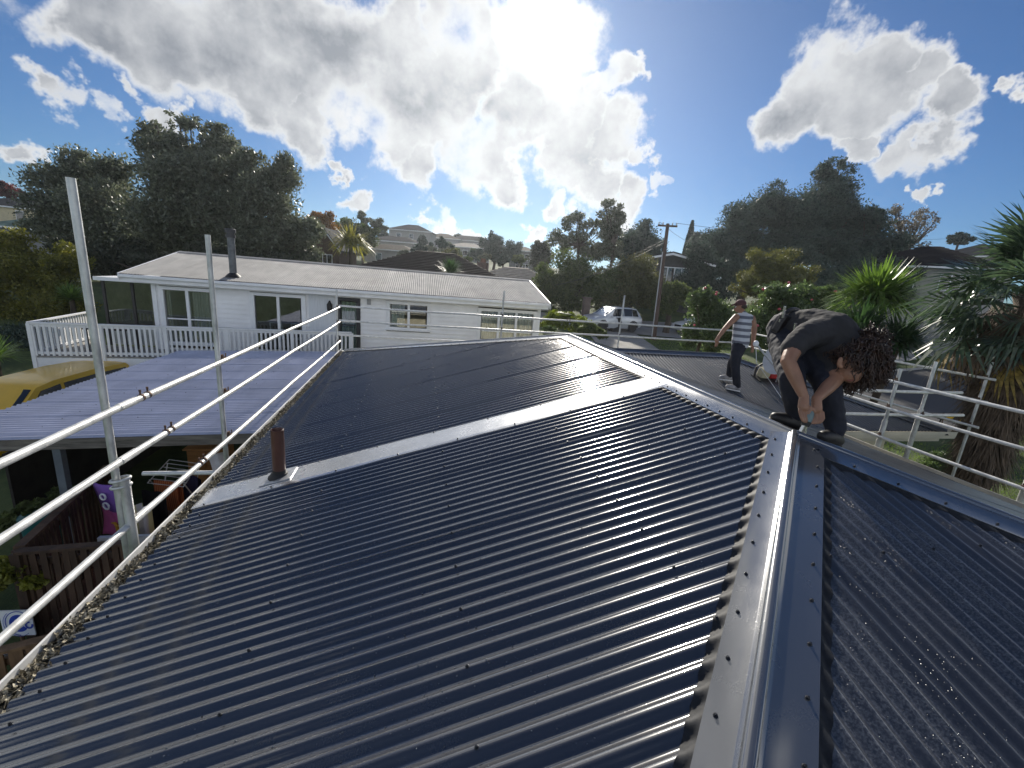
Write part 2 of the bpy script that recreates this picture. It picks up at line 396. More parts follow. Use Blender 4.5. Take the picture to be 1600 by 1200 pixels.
# ---------------------------------------------------------------- the house we stand on
T = PITCH_T; CN = math.sqrt(1+T*T); PIT = .0762; AMP = .0088
def roofmat(name, col, rough, drops, dirt, coat=1.0, cior=1.8, spec=.5):
    mt = bpy.data.materials.new(name); mt.use_nodes = True; nt = mt.node_tree; b = nt.nodes['Principled BSDF']; nw = nt.nodes.new; ln = nt.links.new
    t = nw('ShaderNodeTexCoord'); vec = t.outputs['Object']
    def nz(s, d=5, r=.6):
        n = nw('ShaderNodeTexNoise'); n.inputs['Scale'].default_value = s; n.inputs['Detail'].default_value = d; n.inputs['Roughness'].default_value = r; ln(vec, n.inputs['Vector']); return n.outputs[0]
    def mr(x, a, bb, c, d):
        n = nw('ShaderNodeMapRange'); ln(x, n.inputs[0]); n.inputs[1].default_value=a; n.inputs[2].default_value=bb; n.inputs[3].default_value=c; n.inputs[4].default_value=d; return n.outputs[0]
    cr = nw('ShaderNodeValToRGB'); cr.color_ramp.elements[0].position=.3; cr.color_ramp.elements[1].position=.75
    cr.color_ramp.elements[0].color = (*[c*.86 for c in col],1); cr.color_ramp.elements[1].color = (*[c*1.12 for c in col],1)
    ln(nz(1.1), cr.inputs[0])
    oi = nw('ShaderNodeObjectInfo'); hs = nw('ShaderNodeHueSaturation'); ln(cr.outputs[0], hs.inputs['Color']); ln(mr(oi.outputs['Random'],0,1,.93,1.07), hs.inputs['Value'])
    pm = nw('ShaderNodeMapping'); pm.inputs['Scale'].default_value = (2.2,.55,1); ln(vec, pm.inputs[0]); pn = nw('ShaderNodeTexNoise'); pn.inputs['Scale'].default_value = 1.6; pn.inputs['Detail'].default_value = 3; ln(pm.outputs[0], pn.inputs['Vector'])
    pk = nw('ShaderNodeMath'); pk.operation = 'MULTIPLY'; ln(mr(nz(110,3,.7), .42, .62, 0, dirt), pk.inputs[0]); ln(mr(pn.outputs[0], .44, .56, .12, 1), pk.inputs[1]); dm = pk.outputs[0]      # splashed, half dried patches
    mx = nw('ShaderNodeMix'); mx.data_type='RGBA'; ln(dm, mx.inputs[0]); ln(hs.outputs[0], mx.inputs[6]); mx.inputs[7].default_value=(.12,.125,.135,1)
    ln(mx.outputs[2], b.inputs['Base Color'])
    ln(mr(nz(2.3), .3, .7, rough-.05, rough+.09), b.inputs['Roughness'])
    b.inputs['Specular IOR Level'].default_value = spec; b.inputs['Coat Weight'].default_value = coat; b.inputs['Coat IOR'].default_value = cior; b.inputs['Coat Roughness'].default_value = rough*.6
    vo = nw('ShaderNodeTexVoronoi'); vo.inputs['Scale'].default_value = 75; ln(vec, vo.inputs['Vector'])
    dr = mr(vo.outputs['Distance'], .12, .3, 1, 0)
    msk = mr(nz(3.5,4), .48, .62, 0, 1)
    mm = nw('ShaderNodeMath'); mm.operation='MULTIPLY'; ln(dr, mm.inputs[0]); ln(msk, mm.inputs[1])
    ad = nw('ShaderNodeMath'); ad.operation='ADD'; ln(mm.outputs[0], ad.inputs[0]); ln(mr(nz(1.7,2),0,1,0,1.2), ad.inputs[1])
    bp = nw('ShaderNodeBump'); bp.inputs['Strength'].default_value=drops; bp.inputs['Distance'].default_value=.003; ln(ad.outputs[0], bp.inputs['Height']); ln(bp.outputs[0], b.inputs['Normal'])
    return mt
M_roof = roofmat('slate_blue_roof_steel', (.046,.047,.052), .20, .12, .05, 1.0, 1.9)
M_roof_rough = roofmat('splashed_roof_steel', (.034,.037,.046), .32, .8, .85, .6)
M_cap = roofmat('slate_blue_flashing', (.075,.079,.088), .20, .10, .03, 1.0, 2.2)
M_wing = roofmat('weathered_grey_roof_steel', (.035,.038,.044), .40, .5, .30, .5)
M_softedge = pmat('crimped_soft_edge', (.022,.024,.028), .6, .0, var=.3, scale=40, spec=.2)
M_flat = pmat('grey_flat_flashing', (.56,.57,.59), .24, .75, var=.1, scale=1.5, rvar=.06, bump=.015, bscale=5)
M_fascia = pmat('cream_fascia', (.48,.45,.37), .55, var=.08)
M_cream = pmat('cream_stucco', (.58,.53,.40), .85, var=.12, scale=3, bump=.1, bscale=80)

house = thing('house', 'house with new slate blue corrugated hip roof under work', 'house', (0,0,0))
def sheets(O, U, Wd, a0, a1, b0f, b1f, mat, name='roof_sheet', per=10, lift=0.0, parent=None, PIT=PIT, AMP=AMP, sub=9):
    parent = parent or house; off_ = np.array(root_of(parent).location)
    O = np.array(O, float); U = np.array(U, float); Wd = np.array(Wd, float)
    nrm = np.cross(U, Wd); nrm /= np.linalg.norm(nrm)
    if nrm[2] < 0: nrm = -nrm
    s0 = math.floor(a0/PIT/per)*per*PIT; k_ = 0
    while s0 < a1-1e-6:
        lo, hi = max(a0, s0), min(a1, s0+per*PIT); s0 += per*PIT; k_ += 1
        if hi-lo < .01: continue
        a = np.arange(math.floor(lo/PIT*sub), math.ceil(hi/PIT*sub)+1)*PIT/sub; a = np.unique(np.clip(a, lo, hi))
        bb0 = np.array([b0f(q) for q in a]); bb1 = np.array([b1f(q) for q in a]); ok = bb1 > bb0+.002
        if ok.sum() < 2: continue
        a = a[ok]; bb0 = bb0[ok]; bb1 = bb1[ok]
        ph = random.uniform(0, 6); jit = random.uniform(-.0012, .0012); rows = []
        NS = 7
        for i in range(NS):
            t = i/(NS-1); b = bb0 + (bb1-bb0)*t
            hh = AMP*np.cos(2*math.pi*a/PIT) + jit + .0010*np.sin(b*2.1+ph+a*1.7) + lift
            rows.append(O + a[:,None]*U + b[:,None]*Wd + hh[:,None]*nrm)
        V = np.concatenate(rows); n = len(a); id_ = np.arange(NS*n).reshape(NS, n)
        F = np.stack([id_[:-1,:-1], id_[1:,:-1], id_[1:,1:], id_[:-1,1:]], -1).reshape(-1,4)
        link_mesh(np_mesh(name, V-off_, F, True), name, mat, parent)
STR0, STR1 = 1.40, 1.70           # the flat flashing strip on the left slope, along y
def hipb(a): return max(.03, -a, a-L)
sheets((0,0,Z0), (0,1,0), (-1,0,-T), -W, STR0+.01, hipb, lambda a: W, M_roof)
sheets((0,0,Z0), (0,1,0), (-1,0,-T), STR1-.01, L+W, hipb, lambda a: W, M_roof)
sheets((0,0,Z0), (1,0,0), (0,-1,-T), -W, W, lambda a: max(.03,abs(a)), lambda a: W, M_roof_rough)
WY0 = 3.38; WY1 = L+W; WR = (WY0+WY1)/2; WH = (WY1-WY0)/2; WZ = Z0-W*T+WH*T; WX = 6.93
VX = (Z0-WZ)/T                       # where the wing's ridge runs into the main slope
sheets((0,0,Z0), (0,1,0), (1,0,-T), -W, L+W, hipb, lambda a: W if a < WY0 else VX+abs(a-WR), M_wing)
sheets((0,L,Z0), (1,0,0), (0,1,-T), -W, W, lambda a: max(.03,abs(a)), lambda a: W, M_roof)
sheets((0,WR,WZ), (1,0,0), (0,-1,-T), VX, WX, lambda a: max(0,a-(WX-WH)), lambda a: min(WH, a-VX), M_wing)
sheets((0,WR,WZ), (1,0,0), (0,1,-T), VX, WX, lambda a: max(0,a-(WX-WH)), lambda a: min(WH, a-VX), M_wing)
sheets((WX-WH,WR,WZ), (0,1,0), (1,0,-T), -WH, WH, lambda a: abs(a), lambda a: WH, M_wing)

screw_mb = MB(); screw_mb.lathe([(.0078,0),(.0082,.0025),(.0062,.0038)], n=8); screw_mb.lathe([(.005,.0035),(.005,.009),(.0036,.0102)], n=6)
screw_me = screw_mb.mesh('screw', smooth=30); screw_me.materials.append(pmat('dark_screw', (.03,.033,.04), .35, .5))
def screw(p, nrm, name='screw', parent=None):
    o = link_mesh(screw_me, name, None, parent or house); o.location = tuple(map(float, p))
    o.rotation_euler = Vector(nrm).to_track_quat('Z','Y').to_euler()
N1 = np.array([-T,0,1])/CN; N3 = np.array([0,-T,1])/CN; N2 = np.array([T,0,1])/CN; N4 = np.array([0,T,1])/CN
for row, (b, ev) in enumerate([(4.146,2),(3.2,4),(2.25,4),(1.3,4),(.5,6)]):
    for i in range(-50, 116):
        a = i*PIT
        if i % ev != (row % 2)*(ev//2): continue
        if STR0-.03 < a < STR1+.03 or b < hipb(a)+.22 or a > L+W-.1: continue
        screw((-b, a, Z0-b*T+AMP*1.02*CN), N1)
for b, ev in [(.9,4),(1.8,4),(2.7,4)]:
    for i in range(-20, 30):
        a = i*PIT
        if i % ev or b < abs(a)+.22: continue
        screw((a, -b, Z0-b*T+AMP*1.02*CN), N3)

def cap(A, B, nl, nr, name, mat, wl=.172, wr=.172, lift=.0135, softl=None, softr=None, screws=True, nend=0):
    A = np.array(A, float); B = np.array(B, float); d = B-A; ln_ = np.linalg.norm(d); d /= ln_
    nl = np.array(nl); nr = np.array(nr)
    dl = np.cross(nl, d); dr_ = np.cross(nr, d)
    if dl @ nr > 0: dl = -dl            # point away from the other slope
    if dr_ @ nl > 0: dr_ = -dr_
    up = nl+nr; up /= np.linalg.norm(up); side = np.cross(d, up)
    if side @ dl < 0: side = -side
    prof = []                            # (vector offset)
    prof.append(dl*wl + nl*(lift-.006)); prof.append(dl*wl + nl*lift); prof.append(dl*.036 + nl*(lift+.001))
    prof.append(dl*.031 + nl*(lift+.003))
    base = up*(lift+.004)
    for i in range(9):
        t = math.pi*i/8; prof.append(base + side*(.024*math.cos(t)) + up*(.018*math.sin(t)))
    prof += [dr_*.031 + nr*(lift+.003), dr_*.036 + nr*(lift+.001), dr_*wr + nr*lift, dr_*wr + nr*(lift-.006)]
    NS = max(2, int(ln_/.25)); V = []
    for i in range(NS+1):
        c = A + d*ln_*i/NS
        for q in prof: V.append(c+q)
    n = len(prof); id_ = np.arange((NS+1)*n).reshape(NS+1, n)
    F = np.stack([id_[:-1,:-1], id_[1:,:-1], id_[1:,1:], id_[:-1,1:]], -1).reshape(-1,4)
    o = link_mesh(np_mesh(name, np.array(V), F, True), name, mat, house); o.data.set_sharp_from_angle(angle=rad(28))
    for (soft, dd, nn, w) in ((softl, dl, nl, wl), (softr, dr_, nr, wr)):
        if soft is None: continue
        # crimped edge pressed down over the ribs; soft(p) gives the rib coordinate
        m_ = int(ln_/.009); V = []
        for i in range(m_+1):
            c = A + d*ln_*i/m_
            for j in range(5):
                t = j/4; s_ = w-.010+.052*t+.002*math.sin(i*.9); p = c + dd*s_
                hr = AMP*math.cos(2*math.pi*soft(p)/PIT)
                hh = (lift-.003)*(1-t)**1.5 + (hr+.0035)*(1-(1-t)**1.5) + .0007*math.sin(i*2.3+j*1.9)
                V.append(p + nn*hh)
        id_ = np.arange((m_+1)*5).reshape(m_+1, 5)
        F = np.stack([id_[:-1,:-1], id_[1:,:-1], id_[1:,1:], id_[:-1,1:]], -1).reshape(-1,4)
        link_mesh(np_mesh('soft_edge', np.array(V), F, True), 'soft_edge', M_softedge, o)
        if screws:
            k_ = .12
            while k_ < ln_:
                screw(A + d*k_ + dd*(w-.035) + nn*lift, nn, 'cap_screw'); k_ += .1524*(1 if soft is None else (ln_/abs(soft(B)-soft(A)) if abs(soft(B)-soft(A))>.1 else 1))
    return o
J = (0,0,Z0); FA = (0,L,Z0)
cy_ = lambda p: p[1]; cx_ = lambda p: p[0]
cap(J, FA, N1, N2, 'ridge_cap', M_cap, softl=cy_, softr=cy_)
def hp(x, y, b): return (x, y, Z0-b*T)
cap(hp(.0,.0,.0), hp(-W,-W,W), N1, N3, 'hip_cap', M_cap, wl=.135, softl=cy_, softr=cx_, lift=.0165)
cap(hp(.0,.0,.0), hp(W,-W,W), N3, N2, 'hip_cap', M_cap, softl=cx_, softr=cy_, lift=.0155)
cap(hp(0,L,0), hp(-W,L+W,W), N1, N4, 'hip_cap', M_cap, softl=cy_, softr=cx_, lift=.0165)
cap(hp(0,L,0), hp(W,L+W,W), N2, N4, 'hip_cap', M_cap, lift=.0155)
WE = (WX-WH, WR, WZ)
cap((VX,WR,WZ), WE, N3, N4, 'ridge_cap', M_wing, softl=cx_)
cap(WE, (WX,WY0,WZ-WH*T), N3, N2, 'hip_cap', M_wing, lift=.0155, softl=cx_)
cap(WE, (WX,WY1,WZ-WH*T), N4, N2, 'hip_cap', M_wing, lift=.0155)
# flat flashing strip with turned-up edges
mb = MB(); x0, x1 = .10, W+.02
for y0, y1, h0, h1 in ((STR0-.025,STR0+.005,.011,.016),(STR0+.005,STR1-.005,.016,.016),(STR1-.005,STR1+.025,.016,.011)):
    n = 30; vs = []; fs = []
    for i in range(n+1):
        b = x0+(x1-x0)*i/n; wv = .0012*math.sin(b*3.1)+.0008*math.sin(b*7.7)
        vs += [(-b,y0,Z0-b*T+h0+wv), (-b,y1,Z0-b*T+h1+wv)]
    for i in range(n): fs.append((2*i,2*i+2,2*i+3,2*i+1))
    mb.add(vs, fs)
strip = mb.build('flat_flashing', M_flat, house, smooth=50)
for i, b in enumerate(np.arange(.55, 4.3, .52)):
    screw((-b, STR0-.004, Z0-b*T+.0155), N1); screw((-b-.2, STR1+.004, Z0-(b+.2)*T+.0155), N1)
# vent pipe
pb = onpl(437, 747, (-T,0,1), Z0)
mb = MB(); mb.lathe([(.052,-.03),(.052,.46),(.047,.465),(.044,.46),(.044,.3)], pb, 20)
vp = mb.build('vent_pipe', pmat('brown_pvc', (.085,.035,.025), .4, var=.15, scale=8), house, smooth=40)
mb = MB(); mb.lathe([(.095,.008),(.092,.02),(.074,.032),(.07,.05),(.057,.058),(.055,.085),(.052,.085)], pb, 20); mb.build('rubber_boot', M_black, vp, smooth=50)
mb = MB()
for (u0,u1,v0,v1,h) in ((-.125,.125,-.125,.125,.024),):
    vs = []
    for hh in (h-.006, h):
        for u,v in ((u0,v0),(u1,v0),(u1,v1),(u0,v1)): vs.append(pb + np.array([u,v,u*T]) + N1*hh - np.array([0,0,.0]))
    mb.add(vs, [(0,3,2,1),(4,5,6,7),(0,1,5,4),(1,2,6,5),(2,3,7,6),(3,0,4,7)])
mb.build('boot_flange', pmat('aluminium_flange', (.5,.51,.53), .4, .6, var=.2, scale=20), vp)
# gutters
M_lip = pmat('white_gutter', (.74,.74,.72), .4, var=.1, scale=4)
def gutter(A, B, out, mat=M_lip):
    A = np.array(A, float); B = np.array(B, float); out = np.array(out, float); up = np.array([0,0,1.])
    prof = [(-.03,-.02),(-.03,-.10),(.085,-.10),(.10,-.03),(.10,.022),(.112,.024),(.112,.008),(.104,.008),(.104,-.035),(.092,-.108),(-.036,-.108),(-.036,-.02)]
    mb = MB(); n = len(prof); vs = [A+out*u+up*v for u,v in prof]+[B+out*u+up*v for u,v in prof]
    mb.add(vs, [(i,(i+1)%n,(i+1)%n+n,i+n) for i in range(n)]); mb.build('gutter', mat, house)
EZ = Z0-W*T
gutter((-W,-W-.1,EZ), (-W,L+W+.1,EZ), (-1,0,0)); gutter((-W,-W,EZ), (W,-W,EZ), (0,-1,0)); gutter((-W,L+W,EZ), (WX,L+W,EZ), (0,1,0))
gutter((W,-W,EZ), (W,WY0,EZ), (1,0,0), M_fascia); gutter((W,WY0,EZ), (WX+.1,WY0,EZ), (0,-1,0), M_fascia); gutter((WX,WY0,EZ), (WX,WY1,EZ), (1,0,0), M_fascia)
mb = MB()
for p, q in (((-W+.04,-W+.04),(-W+.065,L+W-.04)),((-W+.065,-W+.04),(W-.065,-W+.065)),((-W+.065,L+W-.065),(WX-.065,L+W-.04)),((W-.065,-W+.04),(W-.04,WY0+.04)),((W-.04,WY0+.04),(WX-.04,WY0+.065)),((WX-.065,WY0+.065),(WX-.04,L+W-.04))):
    mb.boxp((*p, EZ-.21), (*q, EZ-.035))
mb.build('fascia', M_fascia, house)
mb = MB(); mb.boxp((-W+.07,-W+.07,EZ-.20), (W-.07,L+W-.07,EZ-.185)); mb.boxp((W-.06,WY0+.07,EZ-.20), (WX-.07,L+W-.07,EZ-.185)); mb.build('soffit', M_white, house)
mb = MB(); mb.boxp((-W+.6,-W+.6,-1), (W-.6,L+W-.6,EZ-.2)); mb.boxp((W-.61,WY0+.55,-1), (WX-.55,L+W-.61,EZ-.201)); mb.build('wall', M_cream, house)
for x0,x1 in ((4.75,5.6),(5.75,6.25)):
    w_ = MB().boxp((x0,WY0+.515,1.0),(x1,WY0+.545,2.3)).build('window', M_white, house); MB().boxp((x0+.06,WY0+.50,1.06),(x1-.06,WY0+.514,2.24)).build('pane', M_glass, w_)
# moss and leaf litter lying in the left gutter
n = 9000; V = np.zeros((n,4,3)); a = RNG.uniform(-W, L+W, n); u = RNG.uniform(-.02,.10,n)
c = np.stack([-W-u, a, EZ-.045+.045*RNG.random(n)*(.5+.5*np.sin(a*9)*np.sin(a*4.3+1))+.02],1); s = RNG.uniform(.006,.022,n)
e1 = RNG.normal(size=(n,3)); e1 /= np.linalg.norm(e1,axis=1)[:,None]; e2 = np.cross(e1, RNG.normal(size=(n,3))); e2 /= np.linalg.norm(e2,axis=1)[:,None]
for k_, (p,q) in enumerate(((-1,-.5),(1,-.5),(1,.5),(-1,.5))): V[:,k_] = c + e1*(s*p)[:,None] + e2*(s*q)[:,None]
o = stuff(link_mesh(np_mesh('leaf_litter', V.reshape(-1,3), np.arange(4*n).reshape(-1,4)), 'leaf_litter', pmat('moss_and_litter', (.10,.085,.05), .9, var=.7, scale=55, col2=(.55,.5,.38), ramp=(.4,.62)), house))
mb = MB(); mb.boxp((-W-.095,-W,EZ-.098), (-W+.02,L+W,EZ-.03)); stuff(mb.build('gutter_silt', pmat('gutter_silt', (.05,.045,.03), .95, var=.5, scale=30), house))
# rain drops
def drops(n, fn, rmin, rmax):
    base = MB().lathe([(1,0),(.85,.45),(.35,.72)], n=6); bv = np.array(base.v); nf = base.f
    P, Nn = fn(n); r = rmin*(rmax/rmin)**(RNG.random(n)**2)
    e1 = np.cross(Nn, [0.3,1,.2]); e1 /= np.linalg.norm(e1,axis=1)[:,None]; e2 = np.cross(Nn, e1)
    V = P[:,None,:] + r[:,None,None]*(bv[None,:,0,None]*e1[:,None]*RNG.uniform(.8,1.5,(n,1,1)) + bv[None,:,1,None]*e2[:,None] + bv[None,:,2,None]*Nn[:,None])
    q = np.array([f for f in nf if len(f)==4]); k_ = len(bv)
    F = (q[None]+np.arange(n)[:,None,None]*k_).reshape(-1,4)
    cap_ = np.array([f for f in nf if len(f)==6][-1]); F2 = np.stack([cap_[[0,1,2,3]],cap_[[0,3,4,5]]]); F = np.concatenate([F,(F2[None]+np.arange(n)[:,None,None]*k_).reshape(-1,4)])
    return np_mesh('rain_drops', V.reshape(-1,3), F, True)
M_drop = pmat('water_drop', (.05,.06,.075), .12, 0, .2, spec=.7)
def f3(n):
    b = RNG.uniform(.2, 2.6, n*3); a = RNG.uniform(-1,1,n*3)*b; cl = np.sin(a*5+b*3)+np.sin(b*7-a*2); k_ = np.argsort(-cl+RNG.normal(size=n*3)*.9)[:n]; a = a[k_]; b = b[k_]
    h = AMP*np.cos(2*math.pi*a/PIT); return np.stack([a,-b,Z0-b*T],1)+h[:,None]*N3+N3*.0005, np.tile(N3,(n,1))
def f1(n):
    b = RNG.uniform(.3, 3.6, n*3); a = RNG.uniform(-3,1.3,n*3); ok = (b > np.maximum(-a,0)+.24); a=a[ok]; b=b[ok]; cl = np.sin(a*4+b*2.1)+np.sin(b*5-a*3); k_ = np.argsort(-cl+RNG.normal(size=len(a))*1.2)[:n]; a=a[k_]; b=b[k_]
    h = AMP*np.cos(2*math.pi*a/PIT); return np.stack([-b,a,Z0-b*T],1)+h[:,None]*N1+N1*.0005, np.tile(N1,(len(a),1))
stuff(link_mesh(drops(6000, f3, .001, .0032), 'rain_drops', M_drop, house)); stuff(link_mesh(drops(2600, f1, .0012, .0038), 'rain_drops', M_drop, house))

# ---------------------------------------------------------------- scaffolding
RT = .0242
def coupler(parent, p, ax1, ax2, name='coupler'):
    mb = MB(); p = Vector(tuple(map(float,p)))
    for ax in (ax1, ax2):
        a = Vector(ax).normalized(); mb.tube([p-a*.022, p+a*.022], RT+.006, 10)
    mb.box(p + Vector((0,0,.035)), (.016,.035,.03)); mb.tube([p+Vector((.02,.03,.0)), p+Vector((.02,.03,.06))], .006, 6); mb.tube([p+Vector((-.02,-.03,.0)), p+Vector((-.02,-.03,.06))], .006, 6)
    return mb.build(name, M_rust, parent, smooth=40)
def clip(parent, p, d):
    # brown spigot clip with two upright bolts
    d = Vector(d).normalized(); p = Vector(tuple(map(float,p))); mb = MB()
    mb.tube([p-d*.05, p-d*.03], RT+.004, 10); mb.tube([p+d*.03, p+d*.05], RT+.004, 10)
    for s in (-.045,.045):
        q = p+d*s; mb.tube([q+Vector((0,0,.02)), q+Vector((0,0,.062))], .007, 6); mb.box(q+Vector((0,0,.055)), (.016,.02,.010), .5)
    return mb.build('clamp', M_rust, parent, smooth=40)
def rail(parent, pts, mat=None, r=RT):
    # slightly sagging tube
    mb = MB(); P = [Vector(tuple(map(float,p))) for p in pts]; out = []
    for a, b in zip(P[:-1], P[1:]):
        for i in range(8):
            t = i/8; out.append(a.lerp(b,t)+Vector((0,0,-.012*math.sin(math.pi*t))))
    out.append(P[-1]); mb.tube(out, r, 14); return mb.build('rail', mat or M_rail, parent, smooth=50)
def sleeve(parent, a, b): MB().tube([a,b], RT+.0035, 14).build('sleeve', M_rail, parent, smooth=50)
def standard(parent, x, y, z1, z0=0.0, lean=(0,0), r=RT):
    mb = MB(); mb.tube([(x-lean[0]*(z1-z0), y-lean[1]*(z1-z0), z0), (x,y,z1)], r, 14, caps=False); mb.tube([(x,y,z1-.3),(x,y,z1)], r-.004, 14, caps=False)
    s = mb.build('standard', M_tube, parent, smooth=50)
    MB().boxp((x-lean[0]*(z1-z0)-.075,y-.075,z0-.0),(x-lean[0]*(z1-z0)+.075,y+.075,z0+.012)).build('base_plate', M_tube, s)
    return s
XL = -4.50
sc = thing('scaffold_guardrail', 'three-rail tube scaffold guardrail along the mossy white gutter', 'scaffold', (XL,2,0))
standard(sc, XL-.05, 1.02, 5.64); standard(sc, XL-.05, 2.74, 5.44); standard(sc, XL-.05, 9.55, 4.62); standard(sc, XL-.05, -1.9, 5.5)
MB().tube([(XL+.012,1.00,-.0),(XL+.012,1.00,3.66)], .031, 16, caps=False).build('standard', M_tube, sc, smooth=50)
mb = MB()
for i in range(2): mb.tube([(XL+.03*math.cos(t)*1.9-.02, 1.01+.045*math.sin(t), 3.66-i*.05+.012*math.cos(t)) for t in np.linspace(0,2*math.pi,17)], .011, 8)
mb.build('coupler', M_tube, sc, smooth=60)
for zz, ya, sag in ((4.175,1.08,0),(3.80,1.02,0),(3.30,1.06,0)):
    rail(sc, [(XL,-3.4,zz-.01),(XL,ya,zz)]); rail(sc, [(XL,ya+.004,zz),(XL,5.3,zz+.005),(XL,9.62,zz)])
    sleeve(sc, (XL,ya-.02,zz), (XL,ya+.16,zz))
clip(sc, (XL,1.36,4.175), (0,1,0)); clip(sc, (XL,1.62,3.80), (0,1,0)); clip(sc, (XL,2.1,3.30), (0,1,0))
for zz in (4.175,3.80,3.30):
    coupler(sc, (XL-.03,2.80,zz), (0,0,1), (0,1,0)); coupler(sc, (XL-.03,9.55,zz), (0,0,1), (0,1,0))
coupler(sc, (XL-.02,1.05,3.30), (0,0,1), (0,1,0)); coupler(sc, (XL-.03,2.82,2.95), (0,0,1), (1,0,0))
for y_, z_, l_ in ((2.78,2.86,1.0),):
    MB().tube([(XL-.9,y_,z_),(XL+.75,y_,z_)], RT, 12).build('transom', M_rail, sc, smooth=50)
YF = 9.36
sf = thing('scaffold_guardrail', 'far scaffold guardrail crossing between the roof and the white house', 'scaffold', (1,YF,0))
for zz in (4.235,3.87,3.50): rail(sf, [(-4.47,YF,zz),(-1.2,YF,zz-.01),(3.2,YF,zz),(7.45,YF,zz-.005)])
standard(sf, -.28, YF+.05, 4.90, .05); standard(sf, 3.22, YF+.05, 5.03, .05); standard(sf, 7.3, YF+.05, 4.7, .05)
for x_ in (-.28,3.22,7.3):
    for zz in (4.235,3.87,3.50): coupler(sf, (x_,YF+.02,zz), (0,0,1), (1,0,0))
clip(sf, (1.6,YF,4.23), (1,0,0))
XR = 4.60
sr = thing('scaffold_guardrail', 'tube guardrail beside the crouching worker with pale square-topped posts', 'scaffold', (XR,1,0))
for zz in (4.21,3.79,3.33): rail(sr, [(XR,-5,zz-.02),(XR,1.1,zz-.01),(XR,3.5,zz)])
for y_, z_ in ((2.80,4.40),(1.08,4.55),(-2.2,4.5)):
    standard(sr, XR+.05, y_, z_, 0); MB().tube([(XR+.05,y_,0),(XR+.05,y_,3.58)], .036, 14, caps=False).build('sleeve_tube', M_tube, sr, smooth=50)
    for zz in (4.21,3.79,3.33): coupler(sr, (XR+.02,y_,zz), (0,0,1), (0,1,0))
MB().tube([(XR+.05,2.8,2.9),(XR+.4,2.3,2.2)], RT, 10).build('brace', M_tube, sr, smooth=50)
sw = thing('scaffold_guardrail', 'guardrail running along the eave of the lower grey wing', 'scaffold', (5.6,3,0))
for zz, xa, xb in ((4.01,3.85,6.35),(3.62,3.75,6.55)): rail(sw, [(xa,3.0,zz),(xb,3.0,zz)])
standard(sw, 5.66, 3.04, 4.50, 0); MB().tube([(5.66,3.04,0),(5.66,3.04,3.7)], .036, 14, caps=False).build('sleeve_tube', M_tube, sw, smooth=50)
for zz in (4.01,3.62): coupler(sw, (5.66,3.01,zz), (0,0,1), (1,0,0))
se = thing('scaffold_guardrail', 'outer guardrail past the end of the grey wing, towards the palm', 'scaffold', (7.35,6,0))
for zz in (4.21,3.80,3.33): rail(se, [(7.35,9.35,zz),(7.35,6,zz),(7.35,3.2,zz)])
for y_ in (6.2,3.35):
    standard(se, 7.4, y_, 4.5, 0)
    for zz in (4.21,3.80,3.33): coupler(se, (7.37,y_,zz), (0,0,1), (0,1,0))

# ---------------------------------------------------------------- lavender carport
M_lav = roofmat('lavender_roof_steel', (.47,.49,.60), .34, .12, .25, .6)
M_oldwood = pmat('weathered_timber', (.16,.145,.125), .9, var=.45, scale=3, stretch=(.6,6,6), bump=.3, bscale=30)
cp = thing('carport', 'open carport with pale lavender corrugated roof beside the white deck', 'carport', (-7,8,0))
CZ = 2.62; CS = .036; CXR = -4.62; CXL = -9.25; CY0 = 4.72; CY1 = 11.75
sheets((CXR,0,CZ), (0,1,0), (-1,0,-CS), CY0, CY1, lambda a: 0.0, lambda a: CXR-CXL+.03*math.sin(math.floor(a/.762)*2.1), M_lav, parent=cp, sub=8, PIT=.1016, AMP=.0155, per=8)
NC = np.array([-CS,0,1])
for b in (.25,1.3,2.35,3.4,4.4):
    for i in range(62, 154, 5):
        a = (i+int(b*3)%3)*PIT
        if CY0+.1 < a < CY1-.1:
            o = link_mesh(screw_me, 'screw', None, cp); o.location = (CXR-b+7, a-8, CZ-b*CS+AMP); 
mb = MB(); mb.bar((CXR+.02,CY0+.05,CZ-.11),(CXL+.05,CY0+.05,CZ-.11-4.6*CS),.045,.16); mb.build('front_beam', M_oldwood, cp)
mb = MB(); mb.bar((CXR+.02,CY1-.1,CZ-.11),(CXL+.05,CY1-.1,CZ-.11-4.6*CS),.045,.16); mb.build('back_beam', M_oldwood, cp)
for i in range(8):
    x_ = CXR-.2-i*.62; MB().boxp((x_-.022,CY0+.08,CZ-.15-(CXR-x_)*CS),(x_+.022,CY1-.13,CZ-.03-(CXR-x_)*CS)).build('purlin', M_oldwood, cp)
M_shadeboard = pmat('added_dark_board', (.03,.026,.022), .9, var=.3)  # walls of this board are added to darken the space under the roof
MB().boxp((CXL+.1,CY1-.3,0),(CXR-.2,CY1-.26,2.35)).build('back_shade_panel', M_shadeboard, cp); MB().boxp((CXL+.05,CY0+1.2,0),(CXL+.09,CY1-.31,1.75)).build('side_shade_panel', M_shadeboard, cp)
for x_, y_ in ((-7.62,CY0+.12),(-9.1,CY0+.12),(-9.1,CY1-.2),(-4.75,CY1-.2),(-4.75,CY0+1.2)):
    MB().boxp((x_-.05,y_-.05,0),(x_+.05,y_+.05,CZ-.2-(CXR-x_)*CS)).build('post', pmat('blue_grey_post', (.11,.13,.15), .8, var=.2), cp)

